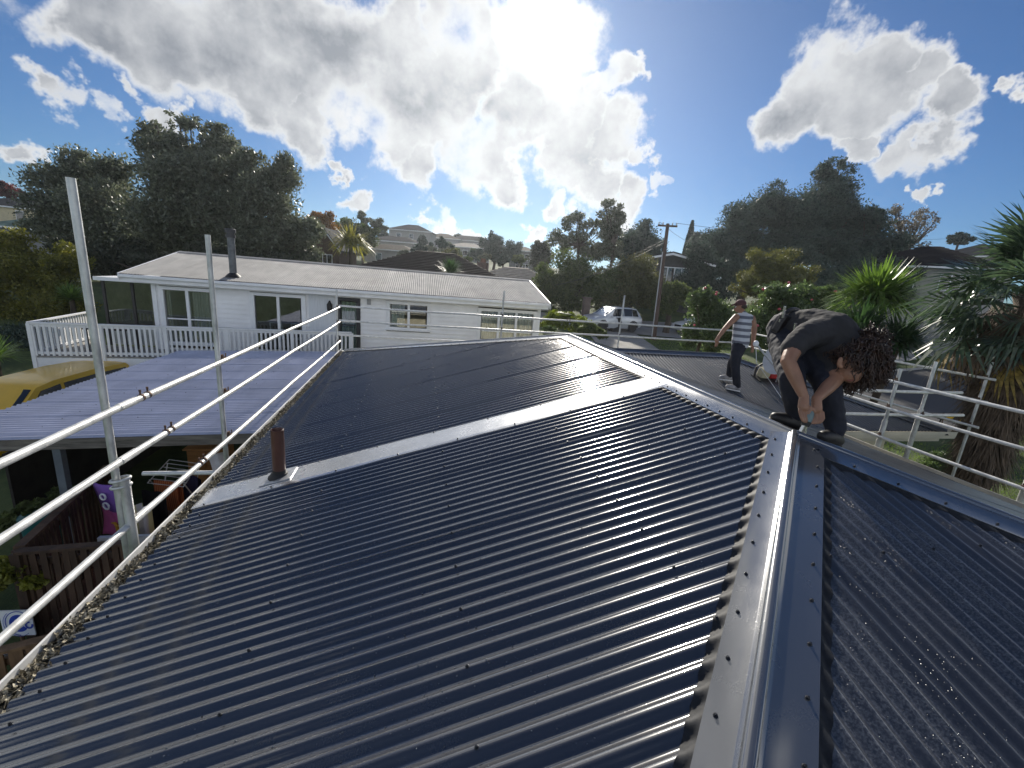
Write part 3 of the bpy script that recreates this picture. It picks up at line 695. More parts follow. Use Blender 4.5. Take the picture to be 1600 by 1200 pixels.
# ---------------------------------------------------------------- yard below the gutter
M_deckw = pmat('red_brown_decking', (.17,.075,.04), .75, var=.3, scale=2, stretch=(1,8,1), ovar=.15, bump=.1, bscale=30)
M_fence = pmat('dark_stained_fence', (.075,.042,.025), .8, var=.4, scale=2, stretch=(4,4,.5), ovar=.3, bump=.2, bscale=30)
M_fence2 = pmat('tan_fence_timber', (.19,.115,.06), .8, var=.4, scale=2, stretch=(4,4,.5), ovar=.25, bump=.2, bscale=30)
dk = thing('yard_deck', 'low red-brown timber deck between house wall and carport', 'deck', (-5.5,5,0))
b0 = MB().boxp((-7.5+5.5,-.068,.27),(-3.7+5.5,.068,.30)); bm = b0.mesh('deck_board'); bm.materials.append(M_deckw)
for i in range(38):
    o = link_mesh(bm, 'deck_board', None, dk); o.location = (0, 3.6+i*.142-5, random.uniform(-.003,.003))
MB().boxp((-7.45,3.6,0),(-3.75,8.9,.265)).build('deck_frame', M_fence, dk)
def fence(name, label, a, b, z0, z1, n, mat, th=.022, gap=.35, slope=(0,0), railh=.09, capw=.11):
    a = np.array(a,float); b = np.array(b,float); d = b-a; ln_ = np.linalg.norm(d); u = d/ln_; ang_ = math.atan2(u[1],u[0])
    t = thing(name, label, 'fence', (a[0],a[1],z0)); pw = ln_/n*(1-gap)
    me = MB().box((0,0,(z1-z0)/2),(pw,th,z1-z0)).mesh('paling'); me.materials.append(mat)
    for i in range(n):
        p = d*(i+.5)/n; o = link_mesh(me, 'paling', None, t); dz = slope[0]+(slope[1]-slope[0])*(i+.5)/n
        o.location = (p[0],p[1],dz); o.rotation_euler = (random.uniform(-.01,.01), random.uniform(-.012,.012), ang_)
    nn = np.array([-u[1],u[0]])
    for zz in (z0+.18, z1-.16):
        MB().bar((*(a+nn*.04), zz+slope[0]), (*(b+nn*.04), zz+slope[1]), .04, railh).build('fence_rail', mat, t)
    MB().bar((*a, z1+.018+slope[0]), (*b, z1+.018+slope[1]), capw, .035).build('top_rail', mat, t)
    for q, s_ in ((a,slope[0]),(b,slope[1])): MB().boxp((q[0]-.05,q[1]-.05,0),(q[0]+.05,q[1]+.05,z1+s_)).build('post', mat, t)
    return t
fence('slat_fence', 'dark brown slatted screen with flat cap, end facing the gutter', (-7.14,3.33), (-6.05,3.42), .0, 1.58, 11, M_fence)
fence('slat_fence', 'long dark brown slatted screen running back under the carport', (-7.18,3.42), (-7.62,5.75), .0, 1.58, 20, M_fence)
fence('stair_balustrade', 'tan slatted stair balustrade sloping down below the dark screen', (-6.55,3.12), (-6.1,3.3), .1, .72, 5, M_fence2, slope=(-.05,.45))
fence('garden_fence', 'tan paling fence at the foot of the stair balustrade', (-7.05,2.42), (-5.5,2.95), .0, .92, 11, M_fence2, gap=.25)
fence('garden_fence', 'tan paling fence along the path nearest the gutter corner', (-7.2,1.45), (-6.35,2.40), -.0, .75, 8, M_fence2, gap=.22)
# white board between posts, hung garments, furniture
def cloth(name, pts_fn, nu, nv, mat, label, cat, loc, group=None, thick=.006):
    V = []; F = []
    for i in range(nu+1):
        for j in range(nv+1): V.append(pts_fn(i/nu, j/nv))
    for i in range(nu):
        for j in range(nv): F.append((i*(nv+1)+j, (i+1)*(nv+1)+j, (i+1)*(nv+1)+j+1, i*(nv+1)+j+1))
    mb = MB(); mb.add(V, F); o = solo(mb, name, mat, loc, label, cat, group, smooth=180)
    sd = o.modifiers.new('solid','SOLIDIFY'); sd.thickness = thick
    return o
def striped(name, c1, c2, scale, axis='Z', rough=.9, w=.5):
    mt = bpy.data.materials.new(name); mt.use_nodes = True; nt = mt.node_tree; b = nt.nodes['Principled BSDF']
    t = nt.nodes.new('ShaderNodeTexCoord'); wv = nt.nodes.new('ShaderNodeTexWave'); wv.bands_direction = axis; wv.inputs['Scale'].default_value = scale; wv.inputs['Distortion'].default_value = .6; wv.inputs['Detail Scale'].default_value = 1.5
    cr = nt.nodes.new('ShaderNodeValToRGB'); cr.color_ramp.elements[0].position = w-.12; cr.color_ramp.elements[1].position = w+.12
    cr.color_ramp.elements[0].color = (*c1,1); cr.color_ramp.elements[1].color = (*c2,1)
    nt.links.new(t.outputs['Object'], wv.inputs[0]); nt.links.new(wv.outputs[0], cr.inputs[0]); nt.links.new(cr.outputs[0], b.inputs[0]); b.inputs['Roughness'].default_value = rough
    return mt
MB_ = MB().boxp((-6.95,4.28,1.02),(-5.15,4.34,1.14)); solo(MB_, 'rail_board', M_white, (-6,4.3,1.02), 'white painted board across the yard behind the scaffold post', 'board')
# pink and purple beach towel over the screen
tw = thing('beach_towel', 'pink and purple beach towel with white and yellow shapes', 'towel', (-7.02,4.75,.75))
def towel_part(v0, v1, mat, nm, par):
    V=[];F=[];nu,nv=10,8
    for i in range(nu+1):
        for j in range(nv+1):
            u=i/nu; v=v0+(v1-v0)*j/nv
            V.append((-7.34+.72*u+.02*math.sin(u*6)+.03*math.sin(v*5), 4.98-.40*u+.035*math.sin(u*9+v*3), .78+.92*v-.03*(u-.5)**2))
    for i in range(nu):
        for j in range(nv): F.append((i*(nv+1)+j,(i+1)*(nv+1)+j,(i+1)*(nv+1)+j+1,i*(nv+1)+j+1))
    mb=MB(); mb.add(V,F); o=mb.build(nm,mat,par,smooth=180); sd=o.modifiers.new('s','SOLIDIFY'); sd.thickness=.01; return o
towel_part(0,.52,pmat('pink_cloth',(.62,.12,.36),.9,var=.12),'towel_bottom',tw); towel_part(.52,1,pmat('purple_cloth',(.22,.10,.42),.9,var=.12),'towel_top',tw)
def tpt(u,v,o=.02): 
    return np.array([-7.34+.72*u+.02*math.sin(u*6)+.03*math.sin(v*5), 4.98-.40*u+.035*math.sin(u*9+v*3), .78+.92*v]) + np.array([-.05,-.08,0])*o/.05
mb=MB()
for cu,cv,rr in ((.38,.66,.07),(.36,.82,.06)): mb.tube([tpt(cu+rr*math.cos(t),cv+rr*.8*math.sin(t),.03) for t in np.linspace(0,2*math.pi,15)],.014,6)
mb.build('white_print',M_white,tw); MB().tube([tpt(.42,.36,.03),tpt(.5,.37,.03),tpt(.55,.32,.03),tpt(.56,.25,.03),tpt(.62,.2,.03)],[.012,.02,.024,.02,.01],6).build('yellow_print',pmat('yellow_print',(.75,.42,.04),.8),tw)
cloth('hanging_sheet', lambda u,v: (-6.72+.34*u, 4.62-.1*u+.05*math.sin(u*14), .55+.95*v), 16, 6, striped('pale_stripe_sheet',(.55,.5,.5),(.62,.55,.3),3,'X'), 'pale pink and cream striped sheet hanging beside the beach towel', 'sheet', (-6.55,4.55,.55))
# clothes airer
ar = thing('clothes_airer', 'white wire clothes airer standing open on the deck', 'clothes airer', (-6.85,6.2,.3))
A0=[(-7.15,6.62,1.32),(-6.55,6.42,1.32)]; A1=[(-7.05,5.72,1.28),(-6.42,5.55,1.28)]
for t in np.linspace(0,1,7):
    MB().tube([np.array(A0[0])*(1-t)+np.array(A1[0])*t, np.array(A0[1])*(1-t)+np.array(A1[1])*t], .0065, 6).build('wire', M_white, ar)
for p,q in ((A0[0],A1[0]),(A0[1],A1[1])): MB().tube([p,q],.009,6).build('frame_bar', M_white, ar)
for p,q in (((-7.0,5.72,.3),(-7.12,6.5,1.3)),((-7.1,6.6,.3),(-7.06,5.8,1.3)),((-6.42,5.55,.3),(-6.52,6.35,1.3)),((-6.5,6.4,.3),(-6.44,5.62,1.3))): MB().tube([p,q],.010,6).build('leg', M_white, ar)
cloth('laundry_towel', lambda u,v: (-6.98+.42*u, 5.78-.12*u+.02*math.sin(v*7)+(.12 if v<.5 else 0), 1.31-abs(v-.5)*1.15), 10, 14, striped('orange_stripe',(.45,.09,.03),(.62,.22,.08),9,'X'), 'orange striped towel folded over the airer wires', 'towel', (-6.8,5.75,.8))
cloth('laundry_garment', lambda u,v: (-6.62+.30*u, 5.95-.1*u+(.1 if v<.5 else 0)+.02*math.sin(u*11), 1.32-abs(v-.5)*1.25), 10, 12, pmat('navy_cloth',(.025,.022,.07),.9), 'dark navy garment drying on the airer', 'laundry', (-6.5,5.95,.7))
cloth('laundry_garment', lambda u,v: (-6.90+.40*u, 5.28-.1*u+.02*math.sin(u*12), .42+.95*v), 10, 8, pmat('black_cloth',(.008,.008,.01),.9), 'black garment hanging in front of the clothes airer', 'laundry', (-6.7,5.2,.42))
cloth('white_shirt', lambda u,v: (-6.02+.36*u+.03*math.sin(v*4), 5.66+.06*math.sin(u*11), 1.30+.58*v-.12*abs(u-.5)*v), 12, 8, pmat('white_cloth',(.7,.7,.72),.9,var=.1), 'white shirt hanging by the scaffold transom', 'shirt', (-5.85,5.66,1.3))
# orange-brown cabinet
cb = thing('cabinet', 'orange-brown wooden cabinet standing at the back of the deck', 'cabinet', (-6.85,7.5,.3)); M_pine = pmat('varnished_pine',(.36,.17,.05),.5,var=.25,scale=2,stretch=(1,1,8))
MB().boxp((-7.15,7.25,.42),(-6.45,7.75,1.25)).build('carcass',M_pine,cb,bevel=.01); MB().boxp((-7.2,7.2,1.252),(-6.4,7.8,1.285)).build('top',M_pine,cb,bevel=.008)
for x0 in (-7.13,-6.79): d_=MB().boxp((x0,7.228,.46),(x0+.32,7.248,1.22)).build('door',M_pine,cb); MB().box((x0+.16,7.215,.9),(.02,.03,.08)).build('handle',M_black,d_)
for x_ in (-7.1,-6.5):
    for y_ in (7.3,7.7): MB().box((x_,y_,.36),(.05,.05,.118)).build('leg',M_pine,cb)
# estate sign
sg = thing('yard_sign', 'small white board with blue ring emblem by the garden fence', 'sign', (-7.15,3.15,0)); 
def sgp(u,v,o=0): # board local -> world, facing the house corner
    e=np.array([.80,-.05,0]); n=np.array([.25,-.97,.1]); return np.array([-7.34,3.2,.52])+e*u*.42+np.array([0,0,.36])*v+n*o
mb=MB(); mb.add([sgp(0,0),sgp(1,0),sgp(1,1),sgp(0,1),sgp(0,0,-.02),sgp(1,0,-.02),sgp(1,1,-.02),sgp(0,1,-.02)],[(0,1,2,3),(7,6,5,4),(0,4,5,1),(1,5,6,2),(2,6,7,3),(3,7,4,0)]); mb.build('panel',M_white,sg)
MB().tube([sgp(.5,-1.4,-.03),sgp(.5,.9,-.03)],.02,6).build('stake',M_fence2,sg)
M_blue=pmat('blue_print',(.02,.06,.42),.5); mb=MB()
def ringp(cu,cv,r0,r1,a0,a1,n=24,o=.004):
    vs=[];fs=[]
    for i in range(n+1):
        a=a0+(a1-a0)*i/n; vs+=[sgp(cu+r0*math.cos(a),cv+r0*1.15*math.sin(a),o),sgp(cu+r1*math.cos(a),cv+r1*1.15*math.sin(a),o)]
    for i in range(n): fs.append((2*i,2*i+1,2*i+3,2*i+2))
    mb.add(vs,fs)
ringp(.55,.5,.16,.30,.5,5.6); ringp(.55,.5,.40,.425,.3,4.7,o=.005); ringp(.86,.42,.07,.13,1.2,6.6,o=.006); ringp(.52,.5,.44,.455,2.2,5.4,o=.007); mb.build('emblem',M_blue,sg)
mb=MB(); mb.boxp((-7.75,2.95,.32),(-7.2,3.12,.44)); solo(mb,'white_tub',M_white,(-7.5,3.0,.32),'white tray standing under the blue ring sign','tray',bevel=.01)
mb=MB(); mb.lathe([(.20,0),(.22,.05),(.25,.75),(.27,.78),(.27,.84),(.15,.9)],(-8.55,5.55,0),16); solo(mb,'garden_bin',pmat('teal_plastic',(.015,.12,.12),.5),(-8.55,5.55,0),'dark teal plastic garden bin on the lawn behind the screen','bin',smooth=40)

# ---------------------------------------------------------------- the white weatherboard neighbour
M_nroof = roofmat('pale_old_roof_steel', (.43,.42,.40), .8, .3, .35, 0.0, 1.5, .15)
nh = thing('house', 'white weatherboard house with pale corrugated roof and steel flue', 'house', (-5,18,0))
NY = 14.9; NX0, NX1 = -11.38, 2.28; NE = 14.45; NEZ = 4.40; NP = .205; NRY = 18.3; NRZ = NEZ+(NRY-NE)*NP
# lapped boards, joined, with the gaps for openings left out
OPEN = [(-11.18,-9.52,1.9,3.98),(-8.40,-6.55,1.86,3.98),(-5.5,-4.66,1.86,4.0),(-3.72,-2.08,2.95,4.0),(-.24,2.16,2.62,4.0)]
mb = MB(); zb = .1; ex = .165
while zb < 4.2:
    zt = zb+ex; cuts = sorted([(a,b) for a,b,c,d in OPEN if c < zt-.02 and d > zb+.02]); x = NX0
    segs = []
    for a,b in cuts: segs.append((x,a)); x = b
    segs.append((x,NX1))
    for a,b in segs:
        if b-a > .02: mb.add([(a,NY-.045,zb),(b,NY-.045,zb),(b,NY-.004,zt),(a,NY-.004,zt),(a,NY+.06,zb),(b,NY+.06,zb),(b,NY+.06,zt),(a,NY+.06,zt)],[(0,1,2,3),(0,4,5,1),(1,5,6,2),(3,2,6,7),(4,0,3,7)])
    zb = zt
for xw in (NX1, NX0):
    zb = .1
    while zb < 4.2:
        s_ = .028 if xw == NX1 else -.028; mb.add([(xw+s_,NY,zb),(xw+s_,21.7,zb),(xw,21.7,zb+ex),(xw,NY,zb+ex)],[(0,1,2,3)]); zb += ex
mb.boxp((NX0+.05,21.6,.1),(NX1-.05,21.7,4.3)); mb.build('weatherboard_wall', M_wall, nh)
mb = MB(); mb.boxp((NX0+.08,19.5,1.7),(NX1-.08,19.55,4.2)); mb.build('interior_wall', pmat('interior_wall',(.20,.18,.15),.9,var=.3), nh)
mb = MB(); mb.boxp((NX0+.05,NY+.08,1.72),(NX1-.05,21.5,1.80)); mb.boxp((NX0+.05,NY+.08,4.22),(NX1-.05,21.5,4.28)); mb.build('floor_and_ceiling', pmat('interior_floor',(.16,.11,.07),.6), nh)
MB().boxp((NX0-.03,NY-.055,.1),(NX0+.10,NY-.03,4.25)).build('corner_board', M_white, nh); MB().boxp((NX1-.10,NY-.055,.1),(NX1+.03,NY-.03,4.25)).build('corner_board', M_white, nh)
# roof
sheets((0,NRY,NRZ), (1,0,0), (0,-1,-NP), -12.05, 2.55, lambda a: .04, lambda a: NRY-NE+.03, M_nroof, parent=nh, PIT=.0762, AMP=.0115, sub=8, per=10)
sheets((0,NRY,NRZ), (1,0,0), (0,1,-NP), -12.05, 2.55, lambda a: .04, lambda a: NRY-NE+.03, M_nroof, parent=nh, PIT=.1016, AMP=.0115, sub=4, per=24)
MB().prism([(NRY-.16,NRZ-.02),(NRY,NRZ+.035),(NRY+.16,NRZ-.02),(NRY+.16,NRZ-.006),(NRY,NRZ+.05),(NRY-.16,NRZ-.006)], -12.06, 2.56, 'x').build('ridge_cap', M_nroof, nh)
MB().boxp((-12.05,NE+.0,NEZ-.26),(2.5,NE+.03,NEZ-.03)).build('fascia', M_white, nh); MB().boxp((-12.05,NRY*2-NE-.03,NEZ-.26),(2.5,NRY*2-NE,NEZ-.03)).build('fascia', M_white, nh)
mb = MB(); mb.boxp((-12.06,NE-.11,NEZ-.13),(2.52,NE-.002,NEZ-.03)); mb.build('gutter', M_white, nh, bevel=.02)
mb = MB(); mb.boxp((-12.0,NE+.032,NEZ-.21),(2.47,NY-.06,NEZ-.19)); mb.build('soffit', M_white, nh)
for xg in (-12.09, 2.53):
    mb = MB(); mb.prism([(NE-.05,NEZ-.22),(NRY,NRZ-.20),(2*NRY-NE+.05,NEZ-.22),(2*NRY-NE+.05,NEZ+.0),(NRY,NRZ+.03),(NE-.05,NEZ+.0)], xg, xg+.04, 'x'); mb.build('barge_board', M_white, nh)
for xg in (NX0, NX1-.05):
    mb = MB(); mb.prism([(NY,4.2),(2*NRY-NY,4.2),(NRY,NRZ-.1)], xg, xg+.05, 'x'); mb.build('gable_wall', M_wall, nh)
# windows
M_clear = clearglass('window_glass'); M_drape = pmat('cream_curtain', (.55,.53,.47), .9, var=.2, scale=2, stretch=(10,1,.3))
def curtain(parent, x0, x1, z0, z1, y, mat, folds=7):
    n = folds*6; V=[];F=[]
    for i in range(n+1):
        u=i/n; yy=y+.045*math.sin(u*folds*2*math.pi); V += [(x0+(x1-x0)*u,yy,z0),(x0+(x1-x0)*u,yy,z1)]
    for i in range(n): F.append((2*i,2*i+2,2*i+3,2*i+1))
    MB().add(V,F).build('curtain', mat, parent, smooth=180)
def window(parent, x0, x1, z0, z1, y, cols, rows=(), name='window', fw=.07, sill=True, mat=M_white, glass=None):
    mb = MB(); yf = y-.075
    mb.boxp((x0-.06,yf,z1-.02),(x1+.06,y+.05,z1+.09)); mb.boxp((x0-.06,yf,z0-.0),(x0+fw,y+.05,z1-.021)); mb.boxp((x1-fw,yf,z0-.0),(x1+.06,y+.05,z1-.021)); mb.boxp((x0+fw+.001,yf,z0),(x1-fw-.001,y+.05,z0+fw))
    o = mb.build(name, mat, parent)
    if sill: MB().boxp((x0-.1,yf-.06,z0-.05),(x1+.1,y+.05,z0-.002)).build('sill', mat, o)
    cw = (x1-x0-2*fw)/cols; rz_ = [z0+fw]+list(rows)+[z1-.021]
    for i in range(cols):
        a = x0+fw+cw*i; b = a+cw
        if i: MB().boxp((a-.045,yf+.004,z0+fw+.001),(a+.045,y+.045,z1-.022)).build('mullion', mat, o)
        for j in range(len(rz_)-1):
            if j: MB().boxp((a+.046,yf+.008,rz_[j]-.02),(b-.046,y+.04,rz_[j]+.02)).build('glazing_bar', mat, o)
            MB().boxp((a+.047,y-.03,rz_[j]+.021),(b-.047,y-.024,rz_[j+1]-.021)).build('pane', glass or M_clear, o)
    return o
w = window(nh, -11.13,-9.57, 2.08,3.95, NY, 2, (2.95,)); curtain(w,-10.3,-9.62,2.0,3.9,NY+.16,M_drape,8); curtain(w,-11.08,-10.95,2.0,3.9,NY+.16,M_drape,2)
w = window(nh, -8.34,-6.61, 1.9,3.95, NY, 2, (), 'french_door', .09, False); 
w = window(nh, -5.42,-4.74, 1.9,3.96, NY, 1, (3.05,), 'entry_door', .06, False, pmat('dark_joinery',(.03,.03,.032),.5)); curtain(w,-5.35,-4.8,1.9,3.9,NY+.12,pmat('green_net',(.30,.38,.33),.9,var=.2,scale=2,stretch=(10,1,.3)),6)
w = window(nh, -3.66,-2.14, 3.0,3.96, NY, 2); curtain(w,-3.6,-3.05,2.9,3.95,NY+.14,M_curtain,6)
w = window(nh, -.18,2.10, 2.7,3.92, NY, 3, (3.12,)); curtain(w,-.15,2.05,2.6,3.9,NY+.14,M_curtain,16)
MB().boxp((-6.45,NY-.05,1.86),(-5.56,NY-.03,4.15)).build('ribbed_panel', pmat('blue_white_panel',(.66,.69,.72),.5,var=.08,stretch=(20,1,1)), nh)
l_ = MB(); l_.lathe([(.03,0),(.09,.08),(.10,.28),(.06,.33),(.02,.42)],(-5.72,NY-.14,3.5),10); l_.boxp((-5.74,NY-.12,3.55),(-5.70,NY-.05,3.6)); l_.build('carriage_lamp', M_black, nh, smooth=40)
MB().boxp((-4.42,NY-.06,3.86),(-4.28,NY-.03,4.06)).build('alarm_box', pmat('grey_box',(.4,.4,.4),.6), nh)
# interior furniture glimpsed through the glass
rc = MB(); rc.boxp((-9.95,NY+1.0,1.8),(-9.25,NY+1.7,2.25)); rc.boxp((-9.95,NY+1.55,2.25),(-9.25,NY+1.7,2.8)); solo(rc,'armchair',pmat('red_cloth',(.32,.02,.03),.9),(-9.6,NY+1.3,1.8),'red armchair seen through the tall window beside the curtain','armchair',bevel=.04)
for k_,x_ in enumerate((-7.9,-7.15)):
    ch = thing('dining_chair', ('white-framed chair behind the glass of the left french door','white-framed chair behind the glass of the right french door')[k_], 'chair', (x_,NY+1.2,1.8))
    MB().boxp((x_-.2,NY+1.0,2.22),(x_+.2,NY+1.4,2.26)).build('seat', M_white, ch); mb=MB(); mb.tube([(x_-.2,NY+1.0,2.26),(x_-.2,NY+1.0,2.85),(x_+.2,NY+1.0,2.85),(x_+.2,NY+1.0,2.26)],.025,6); mb.build('back_frame', M_white, ch)
    for a in (-.18,.18):
        for b in (1.02,1.38): MB().tube([(x_+a,NY+b,1.8),(x_+a,NY+b,2.22)],.02,6).build('leg', M_white, ch)
# flue
fb = onpl(365,432,(0,-NP,1),NEZ-NP*NE); fb = np.array(fb)
mb = MB(); mb.lathe([(.115,-.1),(.115,1.30),(.12,1.30)],fb,16); fl = mb.build('flue', pmat('dull_flue_steel',(.14,.15,.16),.5,.6,var=.25,scale=6), nh, smooth=40)
mb = MB(); mb.lathe([(.15,1.302),(.15,1.40),(.115,1.40),(.115,1.46),(.165,1.46),(.165,1.58),(.13,1.60)],fb,16); mb.build('cowl', pmat('dark_cowl',(.06,.06,.065),.5,.5), fl, smooth=30)
mb = MB(); mb.lathe([(.26,-.02),(.2,.05),(.12,.12)],fb,16); mb.build('flue_boot', M_black, fl, smooth=40)
# glazed sunroom at the left end
sun_ = nh; M_dark = pmat('bronze_joinery',(.035,.03,.028),.5)
MB().boxp((-13.15,15.0,4.08),(-11.44,18.2,4.2)).build('sunroom_roof', M_white, nh)
for x_ in (-13.05,-12.2,-11.5): MB().boxp((x_-.04,15.25,1.86),(x_+.04,15.33,4.07)).build('sunroom_post', M_dark, nh)
MB().boxp((-13.0,15.26,2.58),(-11.54,15.32,2.64)).build('sunroom_rail', M_dark, nh)
for x0,x1 in ((-13.0,-12.25),(-12.15,-11.55)): MB().boxp((x0+.01,15.285,2.66),(x1,15.292,4.06)).build('sunroom_pane', M_clear, nh); 
for x0,x1 in ((-13.0,-12.25),(-12.15,-11.55)): MB().boxp((x0+.01,15.28,1.88),(x1,15.3,2.57)).build('sunroom_panel', pmat('frosted_panel',(.42,.44,.42),.4), nh)
MB().boxp((-13.1,17.9,1.86),(-11.5,18.0,4.06)).build('sunroom_back_wall', pmat('buff_wall',(.34,.31,.25),.9), nh); MB().boxp((-13.12,15.4,1.86),(-13.07,17.9,4.06)).build('sunroom_side_wall', pmat('buff_wall',(.34,.31,.25),.9), nh)
# deck and balustrade
DF = 1.85; DL = np.array([-13.73,13.06]); DR = np.array([-4.9,14.36])
nd_ = thing('raised_deck', 'white raised deck with baluster railing in front of the white house', 'deck', (-9,14,0))
mb = MB(); top = [(DL[0],DL[1]),(DR[0],DR[1]),(-4.9,14.86),(-11.5,14.86),(-11.5,15.2),(-13.75,15.2),(-14.15,16.5),(-14.3,16.5)]
mb.prism(top, DF-.04, DF, 'z'); mb.build('deck_floor', pmat('grey_decking',(.28,.27,.25),.8,var=.2), nd_)
def along(t, z): q = DL+(DR-DL)*t; return (q[0],q[1],z)
mb = MB(); mb.bar(along(0,DF-.22), along(1,DF-.22), .05, .34); mb.build('edge_board', M_white, nd_)
mb = MB(); mb.bar(along(-.003,DF+1.0), along(1,DF+1.0), .12, .045); mb.build('handrail', M_white, nd_); mb = MB(); mb.bar(along(0,DF+.93), along(1,DF+.93), .035, .08); mb.build('top_rail', M_white, nd_); mb = MB(); mb.bar(along(0,DF+.10), along(1,DF+.10), .035, .08); mb.build('bottom_rail', M_white, nd_)
dv = DR-DL; dl_ = np.linalg.norm(dv); da = math.atan2(dv[1],dv[0])
bal = MB().box((0,0,.48),(.062,.022,.92)).mesh('baluster'); bal.materials.append(M_white); nb = 66
for i in range(nb):
    q = along((i+.5)/nb, DF); o = link_mesh(bal,'baluster',None,nd_); o.location = (q[0]+9,q[1]-14-.032,q[2]); o.rotation_euler=(0,0,da+random.uniform(-.03,.03))
for t in (0,.185,.37,.56,.78,1):
    q = along(t,0); MB().boxp((q[0]-.05,q[1]-.05,DF-.42),(q[0]+.05,q[1]+.05,DF+.975)).build('rail_post', M_white, nd_)
for t in (.02,.33,.66,.98):
    q = along(t,0); MB().boxp((q[0]-.06,q[1]+.15,H(q[0],q[1])-.2),(q[0]+.06,q[1]+.27,DF-.05)).build('deck_post', M_white, nd_)
BL = np.array([-14.2,16.5])
mb = MB(); mb.bar((*DL,DF+1.0),(*BL,DF+1.0),.12,.045); mb.build('handrail', M_white, nd_); mb=MB(); mb.bar((*DL,DF+.10),(*BL,DF+.10),.035,.08); mb.build('bottom_rail', M_white, nd_); mb=MB(); mb.bar((*DL,DF-.22),(*BL,DF-.22),.05,.34); mb.build('edge_board', M_white, nd_)
dv2 = BL-DL
for i in range(24):
    q = DL+dv2*(i+.5)/24; o = link_mesh(bal,'baluster',None,nd_); o.location=(q[0]+9-.03,q[1]-14,DF); o.rotation_euler=(0,0,math.atan2(dv2[1],dv2[0]))
tb = thing('outdoor_table','low dark outdoor table on the deck by the sunroom','table',(-12.4,14.4,DF)); M_tb=pmat('dark_table',(.03,.025,.022),.5)
MB().boxp((-13.1,14.1,DF+.70),(-11.9,14.8,DF+.74)).build('tabletop',M_tb,tb)
for a in (-13.04,-11.96):
    for b in (14.16,14.74): MB().boxp((a-.03,b-.03,DF),(a+.03,b+.03,DF+.699)).build('leg',M_tb,tb)

# ---------------------------------------------------------------- other houses
def tiled_roof(root, mat, cx, cy, w, d, z, rise, over=.5, hip=True, name='roof', courses=0, tile=.36):
    hw, hd = w/2+over, d/2+over
    mb = MB(); rl = max(0, hw-hd) if hip else hw
    P = [(-hw,-hd,0),(hw,-hd,0),(hw,hd,0),(-hw,hd,0),(-rl,0,rise),(rl,0,rise)]
    if courses:
        # stepped tile courses on each slope
        def slope(a,b,c,d_):
            for i in range(courses):
                t0,t1 = i/courses,(i+1)/courses
                L0=np.array(a)*(1-t0)+np.array(d_)*t0; R0=np.array(b)*(1-t0)+np.array(c)*t0; L1=np.array(a)*(1-t1)+np.array(d_)*t1; R1=np.array(b)*(1-t1)+np.array(c)*t1
                up=np.array([0,0,.05]); mb.add([L0+up,R0+up,R1,L1,L0-[0,0,.02],R0-[0,0,.02]],[(0,1,2,3),(4,5,1,0)])
        slope(P[0],P[1],P[5],P[4]); slope(P[2],P[3],P[4],P[5]); slope(P[1],P[2],P[5],P[5]); slope(P[3],P[0],P[4],P[4])
        mb.add(P[:4],[(3,2,1,0)])
    else: mb.add(P,[(0,1,5,4),(1,2,5),(2,3,4,5),(3,0,4),(3,2,1,0)])
    mb.v=[(a+cx,b+cy,c+z) for a,b,c in mb.v]; return mb
def rel(o, mat, root, mb, name, parent=None, smooth=None):  # local coords, root may be rotated
    me = mb.mesh(name, (0,0,0), smooth); return link_mesh(me, name, mat, parent or root)
def simple_house(label, px, py, D, rz, w, d, h, rise, wallm, roofm, wins=(), hip=True, chimney=None, courses=0, over=.5, base=-3.0, z=None, fasc=True, gable_front=False):
    # px,py: pixel of the middle of the eave line on the facade; D: depth
    p = dep(px, py, D); zz = p[2]-h
    r = thing('house', label, 'house', (p[0],p[1],zz)); r.rotation_euler = (0,0,rz)
    rel(r,wallm,r,MB().boxp((-w/2,0,base),(w/2,d,h)),'wall')
    if gable_front:
        mb = MB(); mb.prism([(-w/2-over,h-.02),(0,h+rise),(w/2+over,h-.02),(w/2+over,h+.14),(0,h+rise+.17),(-w/2-over,h+.14)],-over,d+over,'y'); ro = rel(r,roofm,r,mb,'roof')
        mb = MB(); mb.prism([(-w/2,h-.01),(w/2,h-.01),(0,h+rise-.05)],.01,.2,'y'); rel(r,wallm,r,mb,'gable_wall')
        mb = MB(); mb.prism([(-w/2-over,h-.16),(0,h+rise-.16),(w/2+over,h-.16),(w/2+over,h+.02),(0,h+rise+.03),(-w/2-over,h+.02)],-over-.04,-over-.005,'y'); rel(r,M_white,r,mb,'barge_board')
    else:
        ro = rel(r,roofm,r,tiled_roof(r,roofm,0,d/2,w,d,h,rise,over,hip,courses=courses),'roof')
        if fasc: rel(r,M_white,r,MB().boxp((-w/2-over,-over-.03,h-.16),(w/2+over,-over-.005,h+.0)),'fascia')
    for (x0,x1,z0,z1) in wins:
        f = rel(r,M_white,r,MB().boxp((x0-.08,-.05,z0-.08),(x1+.08,-.01,z1+.08)),'window'); rel(r,M_glass,r,MB().boxp((x0,-.09,z0),(x1,-.052,z1)),'pane',f)
        if x1-x0 > 1.0:
            for k_ in range(1,int((x1-x0)/.7)+1):
                xm=x0+(x1-x0)*k_/(int((x1-x0)/.7)+1); rel(r,M_white,r,MB().boxp((xm-.04,-.11,z0),(xm+.04,-.092,z1)),'mullion',f)
    if chimney:
        x_,y_,zt,cw = chimney; rel(r,pmat('chimney_brick',(.12,.08,.065),.9,var=.3,scale=6),r,MB().boxp((x_-cw/2,y_-cw/2,h),(x_+cw/2,y_+cw/2,zt)),'chimney',ro); rel(r,pmat('chimney_pot',(.2,.1,.06),.8),r,MB().lathe([(cw*.3,0),(cw*.22,.35)],(x_,y_,zt),10),'chimney_pot',ro)
    return r
